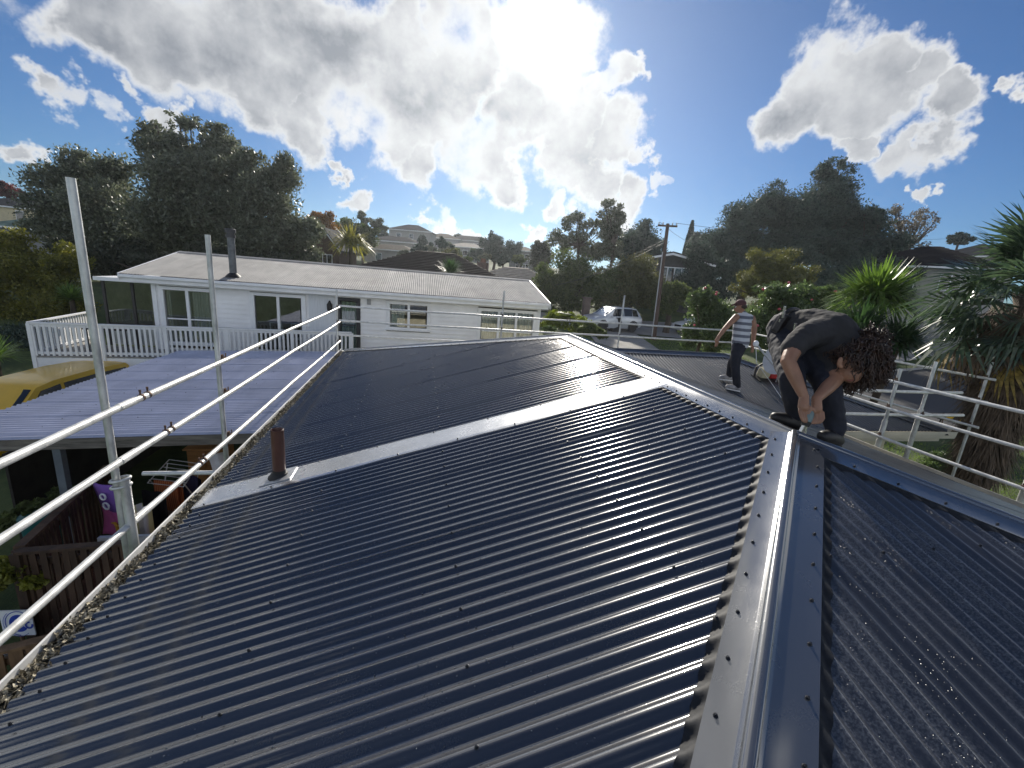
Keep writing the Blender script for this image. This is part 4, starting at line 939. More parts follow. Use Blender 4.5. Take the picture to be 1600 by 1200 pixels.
M_tile = pmat('dark_brown_tiles',(.022,.019,.020),.9,var=.3,scale=2,bump=.3,bscale=12,spec=.1); M_palert = pmat('pale_tiles',(.34,.30,.25),.85,spec=.1,var=.15,scale=3,bump=.2,bscale=12)
M_greyr = pmat('grey_tiles',(.05,.052,.056),.9,spec=.05,var=.25,scale=2); M_greenr = pmat('green_roof_steel',(.10,.16,.14),.8,spec=.2,var=.25,scale=1.5); M_hw = pmat('offwhite_wall',(.38,.365,.34),.8,var=.1); M_cw = pmat('cream_wall',(.58,.50,.33),.85,var=.1); M_bw = pmat('brown_timber_wall',(.09,.055,.04),.85,var=.3,stretch=(4,1,1)); M_gw = pmat('grey_wall',(.28,.28,.28),.8,var=.1); M_tanr = pmat('tan_roof',(.15,.13,.10),.9,spec=.1,var=.2); M_dw=pmat('dark_stained_wall',(.06,.06,.062),.8,var=.2)
R12 = -.22
simple_house('dark brown tiled hip-roof house right behind the pale corrugated roof', 668,432,27,R12+.05, 9.4,7.0,2.6,1.65, M_hw, M_tile, [(-4,-2.6,.8,2)], courses=16)
simple_house('low house with pale sunlit tile roof and brick chimney', 800,441,38,R12-.1, 7.2,5.2,2.6,1.35, M_hw, M_palert, [(-2.2,-1.4,.5,2.1),(.6,1.9,.8,2.1)], chimney=(-2.9,1.2,4.1,.9), courses=10)
simple_house('brown A-frame cabin with steep roof half hidden by the pohutukawa', 508,392,46,R12, 3.0,5,1.2,2.2, M_bw, M_greyr, [(-.7,.7,-.8,.8)], gable_front=True, over=.3)
simple_house('cream two-storey house with dark roof at the far left', 10,322,58,R12+.35, 8.5,6,4.6,1.3, M_cw, M_greyr, [(-2.6,-1.9,2.9,4.1),(.9,1.6,2.9,4.1)], over=.3)
simple_house('low house with faded green steel roof and white gutter', 62,358,44,R12+.25, 8.2,6.5,2.5,1.55, M_gw, M_greenr, [(1.0,2.2,.9,2.0),(2.8,3.6,.9,2.0)])
simple_house('white hillside house with stepped grey roofs highest on the ridge', 640,360,100,R12, 9.5,7,3.2,1.6, M_hw, M_greyr, [(-3,-2,1.4,2.4),(0,.8,1.4,2.4)])
simple_house('long white hillside house below the stepped grey one', 612,377,88,R12-.1, 10.5,6,3.2,1.2, M_hw, M_greyr, [(-1,-.2,1.6,2.4),(2,2.9,1.6,2.4)])
simple_house('low pale hillside house tucked above the brown tiles', 605,390,72,R12-.15, 8.5,5,2.6,1.0, M_hw, M_tanr, [(-2,-1,.8,1.9)])
simple_house('hilltop house with tan hip roof below the white cloud', 690,372,128,R12, 10.5,8,3.4,1.6, M_gw, M_tanr, [(-3,-1.5,1.2,2.4)])
simple_house('grey hillside house with pale roof edge behind the conifer', 727,386,108,R12-.1, 10,7,4.6,1.2, M_gw, M_palert, [(-3,-2,2.6,3.8),(-.5,.5,2.6,3.8),(2,3,2.6,3.8),(-3,-1.5,.4,1.6)])
simple_house('grey-roofed house on the hilltop next to the tan roof', 735,376,132,R12, 13,7,3.0,1.6, M_gw, M_greyr, [(1,2.5,1,2.2)])
simple_house('small flat white garage on the hillside under the houses', 678,395,70,R12, 3.6,4,1.9,.25, M_white, M_hw, [(-.6,-.1,.9,1.4)])
simple_house('distant two-storey house between conifer and domed tree', 818,392,80,R12-.1, 5.0,5,3.6,.9, M_gw, M_tanr, [(-1.5,-.6,2.0,3.0),(.4,1.4,2.0,3.0),(-1.2,1.2,.2,1.2)])
simple_house('dark gabled house with white window bank behind the power pole', 1050,411,41,R12-.35, 6.4,7,3.0,.85, M_dw, M_greyr, [(-.9,1.6,.9,2.55)], gable_front=True, over=.6)
simple_house('pale two-storey house with dark hip roof behind the fan palm', 1445,416,36,R12-.75, 9.0,8,4.4,2.0, M_hw, M_tile, [(-2.6,-.4,2.6,3.8),(1.2,2.4,2.6,3.8)], courses=14)
simple_house('dark roofed house end peeping out past the fan palm crown', 1528,400,47,R12-.8, 6,6,3.5,1.6, M_hw, M_greyr, [(-1,1,1.2,2.4)])

# ---------------------------------------------------------------- trees and plants
def leafmat(name, c1, c2, rough=.5, trans=.3, scale=1.3, spec=.4):
    c1=tuple(q*1.5 for q in c1); c2=tuple(q*1.45 for q in c2)
    c1=tuple(q*.75 for q in c1); c2=tuple(q*1.3 for q in c2)
    return pmat(name, c1, rough, 0, 0, scale*4, col2=c2, trans=trans, spec=spec, ramp=(.3,.72))
def leaves(C, R_, n, ln_, wd, seed=0, up=.3, shell=.55, aspect=1.0):
    # n rhombic leaves scattered round cluster centres C (k,3) with radii R_ (k,)
    r = np.random.default_rng(seed); k_ = r.choice(len(C), n, p=(R_**2)/(R_**2).sum())
    d = r.normal(size=(n,3)); d /= np.linalg.norm(d,axis=1)[:,None]
    rad_ = (shell+(1-shell)*r.random(n)**.5)*r.uniform(.55,1.30,n)
    P = C[k_] + d*(R_[k_]*rad_)[:,None]*np.array([1,1,aspect])
    ax = d*.6 + r.normal(size=(n,3))*.8 + np.array([0,0,up]); ax /= np.linalg.norm(ax,axis=1)[:,None]
    sd = np.cross(ax, r.normal(size=(n,3))); sd /= np.linalg.norm(sd,axis=1)[:,None]
    s = r.uniform(.65,1.35,n)[:,None]
    V = np.stack([P-ax*ln_*.5*s, P+sd*wd*.5*s-ax*ln_*.05*s, P+ax*ln_*.5*s, P-sd*wd*.5*s-ax*ln_*.05*s],1)
    return V.reshape(-1,3)
def lump(c, r, seed, n=14, m_=9, amp=.22):
    rr = random.Random(seed); f = [(rr.uniform(2,5),rr.uniform(2,5),rr.uniform(0,6)) for _ in range(3)]; mb = MB(); V=[]
    for i in range(m_+1):
        t=math.pi*i/m_
        for k_ in range(n):
            a=2*math.pi*k_/n; s=1+amp*sum(math.sin(p*t+q_*0+o)*math.cos(round(q_)*a+o) for p,q_,o in f)/2
            V.append((c[0]+r[0]*s*math.sin(t)*math.cos(a), c[1]+r[1]*s*math.sin(t)*math.sin(a), c[2]+r[2]*s*math.cos(t)))
    F=[(i*n+k_,(i+1)*n+k_,(i+1)*n+(k_+1)%n,i*n+(k_+1)%n) for i in range(m_) for k_ in range(n)]
    return V, F
TS = [100]
def tree(name, label, D, lobes, mat, n=9000, ln_=.2, wd=.09, cl=14, cr=(.28,.42), trunkr=.22, base=None, cat='tree', group=None, core=.62, up=.3, shell=.5, spread=1.0, trunk=True, depthk=.8, nocore=False, aspect=.8, limbs=10, bare=False):
    TS[0] += 1; sd = TS[0]; r = np.random.default_rng(sd)
    C = []; RR = []; L3 = []
    for (px,py,rx,ry) in lobes:
        c = dep(px,py,D+r.uniform(-.3,.3)*rx*D/FPX); a = rx*D/FPX; b = ry*D/FPX; L3.append((c,a,b))
        k_ = max(5,int(cl*(1 if len(lobes)==1 else .8)))
        d = r.normal(size=(k_,3)); d /= np.linalg.norm(d,axis=1)[:,None]; q = r.random(k_)**.35
        cc_ = c + d*np.stack([a*q,a*depthk*q,b*q],1)*spread*.82
        C.append(cc_); RR.append(np.full(k_, min(a,b))*r.uniform(cr[0],cr[1],k_))
    if not nocore:
        for (c,a,b) in L3: C.append(np.array([c])); RR.append(np.array([min(a,b)*.80]))
    C = np.concatenate(C); RR = np.concatenate(RR)
    cx, cy = np.mean([l[0][:2] for l in L3],axis=0); 
    if base is not None: cx, cy = base
    zb = H(cx,cy)
    t = thing(name, label, cat, (cx,cy,zb), group); off = np.array([cx,cy,zb])
    n = int(n*1.5); core = min(.5,core*.6); V = leaves(C, RR, n, ln_*1.1, wd*1.1, sd, up, shell, aspect); F = np.arange(len(V)).reshape(-1,4)
    if not nocore:
        for i,(c,a,b) in enumerate(L3):
            v,f = lump(c,(a*core,a*core*depthk,b*core),sd*7+i); o_=len(V); V=np.concatenate([V,np.array(v)]); F=np.concatenate([F,np.array(f)+o_])
    o = link_mesh(np_mesh('crown', V-off, F), 'crown', mat, t)
    if trunk:
        zt = min(l[0][2] for l in L3); mb = MB(); top = np.array([cx,cy,zt]); bot = np.array([cx,cy,zb-.3])
        mid = bot*.5+top*.5+np.array([r.uniform(-.2,.2),r.uniform(-.2,.2),0]); mb.tube([bot,mid,top],[trunkr*1.25,trunkr,trunkr*.75],9)
        mb.build('trunk', M_bark, t, smooth=60)
        pick = r.choice(len(C), min(limbs,len(C)), replace=False)
        for j in pick:
            e = C[j]; m1 = top*.55+e*.45+np.array([0,0,-.12*np.linalg.norm(e-top)])+r.normal(size=3)*.12*trunkr*4
            MB().tube([top-np.array([0,0,trunkr]),m1,e],[trunkr*.55,trunkr*.34,trunkr*.10],6).build('limb', M_bark, t, smooth=60)
    return t
L_poh = leafmat('pohutukawa_leaf',(.030,.040,.024),(.12,.13,.088),.45,.30,.9,.5)
L_hedge = leafmat('golden_hedge_leaf',(.035,.05,.012),(.16,.15,.03),.5,.35,.8)
L_dark = leafmat('dark_conifer_leaf',(.020,.032,.028),(.055,.078,.058),.65,.2,.9,.25)
L_mid = leafmat('mid_green_leaf',(.03,.046,.02),(.09,.11,.04),.6,.35,.9,.3)
L_olive = leafmat('olive_leaf',(.035,.042,.018),(.11,.11,.045),.55,.35,1.2)
L_cam = leafmat('camellia_leaf',(.026,.046,.018),(.095,.13,.05),.34,.32,2.0,.6)
L_cyp = leafmat('cypress_leaf',(.012,.022,.02),(.03,.045,.035),.7,.1,1.5)
G1 = 'pohutukawa trees behind the white house'
tree('pohutukawa_tree','left-hand dark pohutukawa with rounded top, behind the sunroom',36,[(130,300,78,70),(95,340,55,60),(180,345,80,80),(120,262,42,32),(180,262,38,34)],L_poh,26000,.26,.12,15,trunkr=.4,group=G1,core=.55)
tree('pohutukawa_tree','tallest wind-combed pohutukawa with sky showing through its top',34,[(290,300,90,75),(250,350,90,70),(330,345,90,75),(265,232,55,42),(325,245,55,45),(240,205,30,20),(290,192,42,18),(350,225,38,30),(375,290,60,55)],L_poh,34000,.26,.12,15,trunkr=.45,group=G1,core=.5)
tree('pohutukawa_tree','right-hand pohutukawa sloping down towards the A-frame cabin',33,[(415,310,60,55),(400,365,75,60),(455,360,48,60),(440,275,36,36),(465,400,40,40),(385,255,30,28)],L_poh,24000,.25,.11,15,trunkr=.4,group=G1,core=.55)
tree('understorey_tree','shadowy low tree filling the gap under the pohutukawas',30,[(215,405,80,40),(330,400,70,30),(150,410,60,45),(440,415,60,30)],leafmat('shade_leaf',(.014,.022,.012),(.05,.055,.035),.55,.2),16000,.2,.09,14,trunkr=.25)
tree('hedge_shrub','large golden green shrub beside the end of the white deck',19,[(40,420,65,60),(80,480,55,70),(15,500,60,70),(100,410,35,35),(20,385,40,30)],L_hedge,26000,.11,.055,22,trunkr=.12,cat='shrub',core=.7)
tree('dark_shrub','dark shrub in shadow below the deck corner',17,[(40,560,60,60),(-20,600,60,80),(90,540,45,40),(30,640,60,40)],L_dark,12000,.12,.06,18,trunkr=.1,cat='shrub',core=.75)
tree('far_tree','dark red-brown tree over the cream house roof',75,[(10,298,30,16)],leafmat('red_leaf',(.04,.012,.012),(.10,.03,.03)),2500,.4,.25,10)
G2='hillside trees beside the stepped houses'
tree('hill_tree','rounded green hillside tree with orange tint beside the pohutukawa',60,[(505,355,26,26),(490,345,14,16)],leafmat('autumn_leaf',(.05,.045,.015),(.20,.09,.02)),4500,.3,.16,12,group=G2)
tree('hill_tree','wide dark green hillside tree left of the white houses',70,[(545,360,36,26),(520,372,26,22),(575,372,22,20)],L_mid,8000,.32,.17,14,group=G2)
tree('hill_tree','tall open hillside tree with see-through top',72,[(570,342,14,12),(592,352,17,17),(560,355,18,14)],L_poh,3500,.3,.15,12,group=G2,nocore=True,limbs=16,trunkr=.2)
tree('hill_shrub','pale shrub in front of the grey hillside house',60,[(705,400,16,16),(720,412,14,12)],L_olive,2500,.28,.14,10,cat='shrub')
tree('hill_shrub','dark clump of shrubs beside the white garage',66,[(655,392,16,14),(668,402,14,10),(690,380,24,10)],L_dark,3000,.3,.15,10,cat='shrub')
tree('conifer','broad dark conifer between the grey house and domed tree',74,[(772,388,26,24),(800,395,24,20),(748,398,18,14),(770,372,10,12)],L_dark,8000,.34,.15,16,core=.8)
tree('domed_tree','clipped dome shaped tree next to the pale tile roof',50,[(846,392,22,20),(845,408,26,24)],leafmat('dome_leaf',(.03,.035,.028),(.075,.075,.05)),7000,.2,.1,18,core=.85,cr=(.2,.3))
rh=random.Random(9); hs_=[(570,392,62),(632,396,64),(660,376,92),(672,388,84),(700,386,96),(712,394,88),(745,394,90),(760,402,60),(652,366,112),(715,372,140),(600,368,104),(790,405,56),(812,404,66),(685,404,52),(640,404,50),(730,406,54)]
hl_=['small tree between feather palm and brown tiled roof', 'small tree above the peak of the brown tiled roof', 'small tree below the stepped grey roofs on the ridge', 'small tree over the flat white garage roof', 'small tree below the tan hilltop roof', 'small tree beside the grey hillside house wall', 'small tree in front of the grey hillside house', 'small tree touching the left side of the broad conifer', 'topmost tree beside the stepped grey roofs', 'tree between the two hilltop roofs on the skyline', 'tree growing at the left gable of the stepped house', 'low tree behind the chimney of the pale tile roof', 'low tree under the distant two-storey house', 'low bush showing over the middle of the brown tiles', 'low bush behind the crest of the brown tiles', 'low bush between brown tiles and pale tile roof']
for (px_,py_,D_),lb_ in zip(hs_,hl_):
    tree('hillside_tree',lb_,D_,[(px_,py_,rh.uniform(8,13),rh.uniform(6,9)),(px_+rh.uniform(-8,8),py_+3,rh.uniform(6,10),rh.uniform(5,8))],rh.choice([L_dark,L_mid,L_poh]),1100,.012*D_*.5,.006*D_*.5,8,trunkr=.15,group='small trees dotted over the hillside',limbs=3)
G3='street trees across the road'
tree('gum_tree','slender open tree with bare limbs against the bright cloud',44,[(900,348,30,24),(880,372,26,26),(915,385,30,30),(935,360,18,18)],L_poh,4600,.24,.12,16,group=G3,nocore=True,limbs=22,trunkr=.16,base=tuple(dep(898,440,44)[:2]))
tree('gum_tree','taller open crowned tree in front of the round dark tree',42,[(955,328,24,20),(960,352,26,24),(945,382,30,30)],L_poh,6000,.22,.11,16,group=G3,nocore=True,limbs=22,trunkr=.16,base=tuple(dep(952,440,42)[:2]))
tree('round_tree','round dark solid tree behind the power pole',48,[(1002,375,38,36),(980,390,40,34),(1020,400,30,30)],L_dark,12000,.24,.11,20,core=.88,cr=(.2,.3))
tree('street_tree','shaded green tree behind the parked white car',36,[(900,430,50,45),(880,460,40,35),(935,455,50,40),(855,440,26,36)],L_mid,15000,.2,.1,16,group=G3)
tree('street_tree','wide olive tree between the white car and the gabled house',37,[(985,430,55,45),(1010,455,45,40),(965,465,50,35)],L_olive,15000,.2,.1,16,group=G3)
tree('street_tree','small leafy tree beside the foot of the power pole',32,[(1055,458,26,24),(1040,480,24,18)],L_mid,6000,.16,.08,14,group=G3)
tree('street_tree','dark tree filling the shade right of the gabled house',40,[(1085,440,36,45),(1110,420,34,40),(1090,400,26,26),(1130,450,30,40)],L_dark,11000,.22,.1,16,group=G3)
# the spire
sp = dep(1068,430,62); zb = H(sp[0],sp[1]); t_ = thing('cypress','thin dark pencil cypress standing above the gabled house','tree',(sp[0],sp[1],zb))
ht = dep(1069,348,62)[2]-zb; r_ = np.random.default_rng(5); n=4500; q=r_.random(n); a=r_.uniform(0,6.28,n); R0=1.0*(1-q)**.7*np.minimum(1,q*8)+.05
C=np.stack([R0*np.cos(a),R0*np.sin(a),ht*(.08+.92*q)],1); d=np.stack([np.cos(a)*.3,np.sin(a)*.3,np.ones(n)],1)+r_.normal(size=(n,3))*.25; d/=np.linalg.norm(d,axis=1)[:,None]; s_=np.cross(d,r_.normal(size=(n,3))); s_/=np.linalg.norm(s_,axis=1)[:,None]
V=np.stack([C-d*.25,C+s_*.07,C+d*.25,C-s_*.07],1).reshape(-1,3); link_mesh(np_mesh('crown',V,np.arange(4*n).reshape(-1,4)),'crown',L_cyp,t_); link_mesh(MB().tube([(0,0,-.3),(0,0,ht*.9)],[.2,.04],7).mesh('trunk'),'trunk',M_bark,t_)
tree('pale_tree','pale round tree to the right of the pencil cypress',58,[(1097,378,24,18)],leafmat('grey_green_leaf',(.05,.065,.06),(.12,.14,.12)),4000,.25,.13,14)
G4='tall dark trees on the right slope'
tree('macrocarpa','billowing dark macrocarpa stepping up behind the camellias',46,[(1130,390,40,50),(1160,350,50,45),(1200,325,50,45),(1150,420,60,40),(1230,340,50,60),(1190,400,60,50)],L_dark,30000,.26,.1,18,group=G4,core=.78,trunkr=.4,cr=(.22,.34))
tree('macrocarpa','tallest dark tree with ragged pointed top on the right slope',44,[(1275,330,60,65),(1300,300,42,50),(1290,265,20,24),(1325,345,45,55),(1255,390,60,50),(1315,255,9,14),(1330,390,50,45)],L_dark,30000,.24,.1,18,group=G4,core=.72,trunkr=.4,cr=(.22,.36))
tree('macrocarpa','lower shoulder of dark foliage falling towards the bare tree',42,[(1365,350,30,38),(1375,390,40,40),(1345,410,50,35)],L_dark,14000,.22,.1,16,group=G4,core=.7,trunkr=.3)
tree('bare_tree','half bare tree with thin reaching branches above the tiled roof',46,[(1415,360,34,30),(1395,340,20,20),(1440,345,26,20),(1425,385,30,24)],leafmat('sparse_leaf',(.05,.05,.04),(.13,.11,.08)),3200,.2,.09,16,nocore=True,limbs=40,trunkr=.18,base=tuple(dep(1408,420,46)[:2]))
for k_ in range(7):
    pass
tree('macrocarpa','dark foliage closing the gap behind the cabbage trees',37,[(1330,430,60,40),(1385,440,50,40),(1290,440,60,40)],L_dark,16000,.2,.09,18,group=G4,core=.8,trunkr=.25)
tree('far_tree','small round tree on the skyline beside the fan palm',80,[(1500,372,22,12)],L_dark,2500,.4,.2,12)
tree('olive_tree','feathery yellow-green tree behind the camellias',29,[(1205,415,50,32),(1180,440,48,30),(1240,435,50,32),(1210,460,60,30)],leafmat('feathery_leaf',(.035,.042,.012),(.11,.11,.03),.6,.3),16000,.16,.05,20,core=.75)
G5='camellia bushes on the lawn'
def flowers(root, lobes, D, n, mat, sd):
    r=np.random.default_rng(sd)
    me=MB().ell((0,0,0),(.05,.05,.04),7,5).mesh('flower'); me.materials.append(mat); off=np.array(root.location)
    for i in range(n):
        px,py,rx,ry=lobes[r.integers(len(lobes))]; a=r.uniform(0,6.28); q=dep(px+rx*.85*math.cos(a),py-ry*.85*abs(math.sin(a)),D-rx*D/FPX*.75); o=link_mesh(me,'flower',None,root); o.location=tuple(q-off)
M_pink=pmat('pink_petal',(.55,.10,.13),.7)
lb=[(1108,492,40,40),(1080,520,20,30),(1120,520,45,35),(1100,465,28,18)]; t_=tree('camellia_bush','rounded glossy camellia left of the man in the striped singlet',17,lb,L_cam,15000,.10,.05,20,trunkr=.08,cat='bush',group=G5,core=.78); flowers(t_,lb,17,4,M_pink,3)
lb=[(1235,478,70,44),(1190,505,40,45),(1275,500,50,50),(1215,455,45,18),(1290,470,26,24),(1230,530,70,40)]; t_=tree('camellia_bush','large glossy camellia with red blooms behind the crouching worker',14.5,lb,L_cam,26000,.095,.048,24,trunkr=.1,cat='bush',group=G5,core=.78); flowers(t_,lb,14.5,7,M_pink,4)
tree('box_hedge','clipped yellow-green hedge at the corner of the white house',24,[(880,492,36,9),(865,505,26,16),(905,505,26,14)],leafmat('hedge_leaf',(.03,.05,.01),(.16,.19,.03),.5,.4),9000,.07,.04,22,trunk=False,cat='hedge',core=.85,cr=(.3,.5))
tree('garden_shrub','round grey-green shrub against the white house corner',19,[(858,516,18,10)],L_cam,3500,.06,.035,16,trunk=False,cat='shrub',core=.85)
tree('garden_shrub','low leafy shrub in front of the parked white car',20,[(915,516,28,14),(940,522,16,10)],L_mid,5000,.08,.04,16,trunk=False,cat='shrub',core=.8)
tree('garden_shrub','leafy shrub on the lawn behind the yellow striped barrier',12,[(1480,730,34,26),(1440,735,22,20)],L_cam,6000,.06,.035,16,trunk=False,cat='shrub',core=.7)
tree('garden_shrub','yellow-green shrub by the blue ring sign below the fence',5.3,[(20,885,26,26),(55,905,18,16),(-15,900,26,30)],leafmat('yard_leaf',(.03,.05,.01),(.20,.2,.04),.5,.4),1800,.07,.045,16,trunk=False,cat='shrub',core=.5)
tree('garden_shrub','leafy plants on the dark lawn under the carport edge',7.2,[(60,790,40,14),(105,770,30,10),(20,815,30,16)],L_mid,2500,.08,.045,14,trunk=False,cat='shrub',core=.5)

# spiky plants
def spikes(name, label, heads, D, mat, n, ln_, wd, trunkr=.09, droop=.25, up=.15, cat='plant', base=None, group=None, seed=3):
    r=np.random.default_rng(seed); P0=[dep(px,py,D) for px,py in heads]; c=np.mean(P0,axis=0); bx_,by_=(c[0],c[1]); zb=H(bx_,by_); t=thing(name,label,cat,(bx_,by_,zb),group); off=np.array([bx_,by_,zb]); V=[];
    for p in P0:
        d=r.normal(size=(n,3)); d[:,2]=np.abs(d[:,2])*1.0-.35*r.random(n)+up; d/=np.linalg.norm(d,axis=1)[:,None]
        l=ln_*r.uniform(.75,1.1,n)[:,None]; s=np.cross(d,[0,0,1.0]); s/=np.linalg.norm(s,axis=1)[:,None]+1e-6; g_=np.array([0,0,-1.0])
        o=p+d*.04; m1=o+d*l*.55; m2=o+d*l+g_*droop*l*r.random(n)[:,None]; w=wd*r.uniform(.7,1.2,n)[:,None]
        V.append(np.stack([o-s*w*.35,o+s*w*.35,m1+s*w*.5,m1-s*w*.5],1)); V.append(np.stack([m1-s*w*.5,m1+s*w*.5,m2+s*.002,m2-s*.002],1))
        MB().tube([(bx_,by_,zb-.2),(bx_*.5+p[0]*.5,by_*.5+p[1]*.5,zb*.5+p[2]*.5),tuple(p)],[trunkr*1.2,trunkr,trunkr*.9],9).build('trunk',M_bark,t,smooth=60)
    V=np.concatenate(V).reshape(-1,3)-off; link_mesh(np_mesh('crown',V,np.arange(len(V)).reshape(-1,4)),'crown',mat,t); return t
L_yuc=leafmat('cabbage_leaf',(.035,.075,.02),(.13,.19,.045),.38,.4,1.5,.5); L_yuc2=leafmat('dark_cabbage_leaf',(.015,.04,.018),(.05,.085,.03),.4,.3,1.5,.5)
spikes('cabbage_tree','bright green cabbage tree with spiky round head',[(1366,474)],11.5,L_yuc,900,1.30,.06,seed=8,droop=.45)
spikes('cabbage_tree','darker spiky cabbage tree below the bright green one',[(1400,545),(1340,525)],10.8,L_yuc2,420,1.1,.055,seed=9,droop=.5)
spikes('yucca','small vivid green yucca between deck and golden shrub',[(112,468)],17.5,L_yuc,260,.75,.045,seed=10)
spikes('flax','green flax clump growing by the dark tiled roof',[(703,428)],24,L_yuc2,240,1.0,.05,seed=11,up=.6)
spikes('yucca','yucca tips in the dark corner beside the yellow van',[(-8,560)],13,L_yuc,160,.8,.045,seed=12)
spikes('feather_palm','yellow-green palm crown in front of the A-frame cabin',[(548,384)],40,leafmat('feather_palm_leaf',(.06,.075,.015),(.22,.2,.05),.45,.4),300,2.4,.16,.2,.7,seed=13,cat='palm')
# fan palm
def frond_mesh(sd, pet=.75, bl=.78, nb=26, half=1.9, drop=.2):
    r=random.Random(sd); mb=MB(); mb.tube([(0,0,0),(pet*.5,0,.05),(pet,0,.0)],[.016,.012,.009],5)
    for i in range(nb):
        a=-half+2*half*i/(nb-1)+r.uniform(-.03,.03); l=bl*(1-.18*abs(a)/half)*r.uniform(.85,1.08); w=.026
        dx,dy=math.cos(a),math.sin(a); sx,sy=-dy,dx; p0=(pet,0,0); m_=(pet+dx*l*.55,dy*l*.55,-.02+.03*(i%2)); e=(pet+dx*l,dy*l,-drop*l*r.uniform(.5,1.4)-.03)
        mb.add([p0,(m_[0]+sx*w,m_[1]+sy*w,m_[2]),(m_[0]-sx*w,m_[1]-sy*w,m_[2])],[(0,1,2)]); mb.add([(m_[0]-sx*w,m_[1]-sy*w,m_[2]),(m_[0]+sx*w,m_[1]+sy*w,m_[2]),e],[(0,1,2)])
    return mb
pc=dep(1622,470,7.6); zb=H(pc[0],pc[1]); fp=thing('fan_palm','tall fan palm with shaggy brown trunk at the end of the wing','palm',(pc[0],pc[1],zb)); hz=pc[2]-zb
L_fan=leafmat('fan_palm_leaf',(.018,.038,.028),(.06,.085,.045),.3,.3,3,.6); L_fany=leafmat('yellow_fan_leaf',(.09,.08,.03),(.30,.21,.06),.5,.35,3); L_fanb=pmat('dead_fan_leaf',(.12,.085,.055),.8,var=.45,scale=6)
me_g=[frond_mesh(20+i,drop=.12).mesh('frond') for i in range(3)]; me_m=[frond_mesh(30+i,drop=.35).mesh('frond') for i in range(3)]; me_y=[frond_mesh(40+i,drop=.45).mesh('frond') for i in range(2)]; me_b=[frond_mesh(50+i,pet=.5,bl=.7,drop=.9,half=1.2).mesh('frond') for i in range(2)]
for ms,mm in ((me_g,L_fan),(me_m,L_fan),(me_y,L_fany),(me_b,L_fanb)):
    for q in ms: q.materials.append(mm)
r_=random.Random(4)
for i in range(78):
    t=i/78; az=i*2.39996+r_.uniform(-.2,.2); el=1.25-2.5*t**1.15+r_.uniform(-.12,.12)
    ms=me_g if t<.4 else (me_m if t<.78 else me_y if (i%2) else me_b); ms=ms if t<.86 else me_b
    o=link_mesh(ms[i%len(ms)],'frond',None,fp); o.location=(0,0,hz+.25-.75*t); o.rotation_euler=(r_.uniform(-.5,.5),-el,az); s_=r_.uniform(.95,1.25)*(.95 if t<.3 else 1.05); o.scale=(s_,s_,s_)
mb=MB(); zz=np.linspace(-.3,hz+.1,26); mb.tube([(0.03*math.sin(z_*3),.03*math.cos(z_*2.3),z_) for z_ in zz],[.30+.05*math.sin(z_*9)+.03*math.sin(z_*23) for z_ in zz],14); tr_=link_mesh(mb.mesh('trunk',smooth=60),'trunk',pmat('palm_fibre',(.13,.10,.075),.95,var=.55,scale=5,stretch=(5,5,.6),bump=1.0,bscale=18),fp)
n=5200; r2=np.random.default_rng(6); a=r2.uniform(0,6.28,n); z_=r2.uniform(hz-3.2,hz-.1,n); R0=.30+.22*np.clip((z_-hz+3.0)/2.6,0,1); P=np.stack([R0*np.cos(a),R0*np.sin(a),z_],1); dn=np.stack([np.cos(a)*.35,np.sin(a)*.35,-np.ones(n)],1)+r2.normal(size=(n,3))*.22; s_=np.stack([-np.sin(a),np.cos(a),0*a],1); l=r2.uniform(.15,.5,n)[:,None]; w=.012
V=np.stack([P-s_*w,P+s_*w,P+dn*l+s_*w*.3,P+dn*l-s_*w*.3],1).reshape(-1,3); stuff(link_mesh(np_mesh('dead_skirt',V,np.arange(4*n).reshape(-1,4)),'dead_skirt',L_fanb,fp))
# grass blades on the lawn strips in view
r2=np.random.default_rng(21); n=60000; x_=r2.uniform(7.5,32,n); y_=r2.uniform(4,24,n); ok=~((np.abs((x_-19)*.3-(y_-13.6)*1.0+2.6)<6)&(x_>17)); x_=x_[ok]; y_=y_[ok]; n=len(x_); P=np.stack([x_,y_,gridz(x_,y_)],1); a=r2.uniform(0,6.28,n); h_=r2.uniform(.05,.12,n); s_=np.stack([np.cos(a),np.sin(a),0*a],1)*.012; tip=np.stack([r2.normal(size=n)*.04,r2.normal(size=n)*.04,h_],1)
V=np.stack([P-s_,P+s_,P+tip],1).reshape(-1,3); o=stuff(link_mesh(np_mesh('grass',V,np.arange(3*n).reshape(-1,3)),'grass',leafmat('grass_blade',(.05,.09,.02),(.12,.16,.04),.6,.4))); o['label']='short sunlit lawn grass beyond the wing'; o['category']='grass'

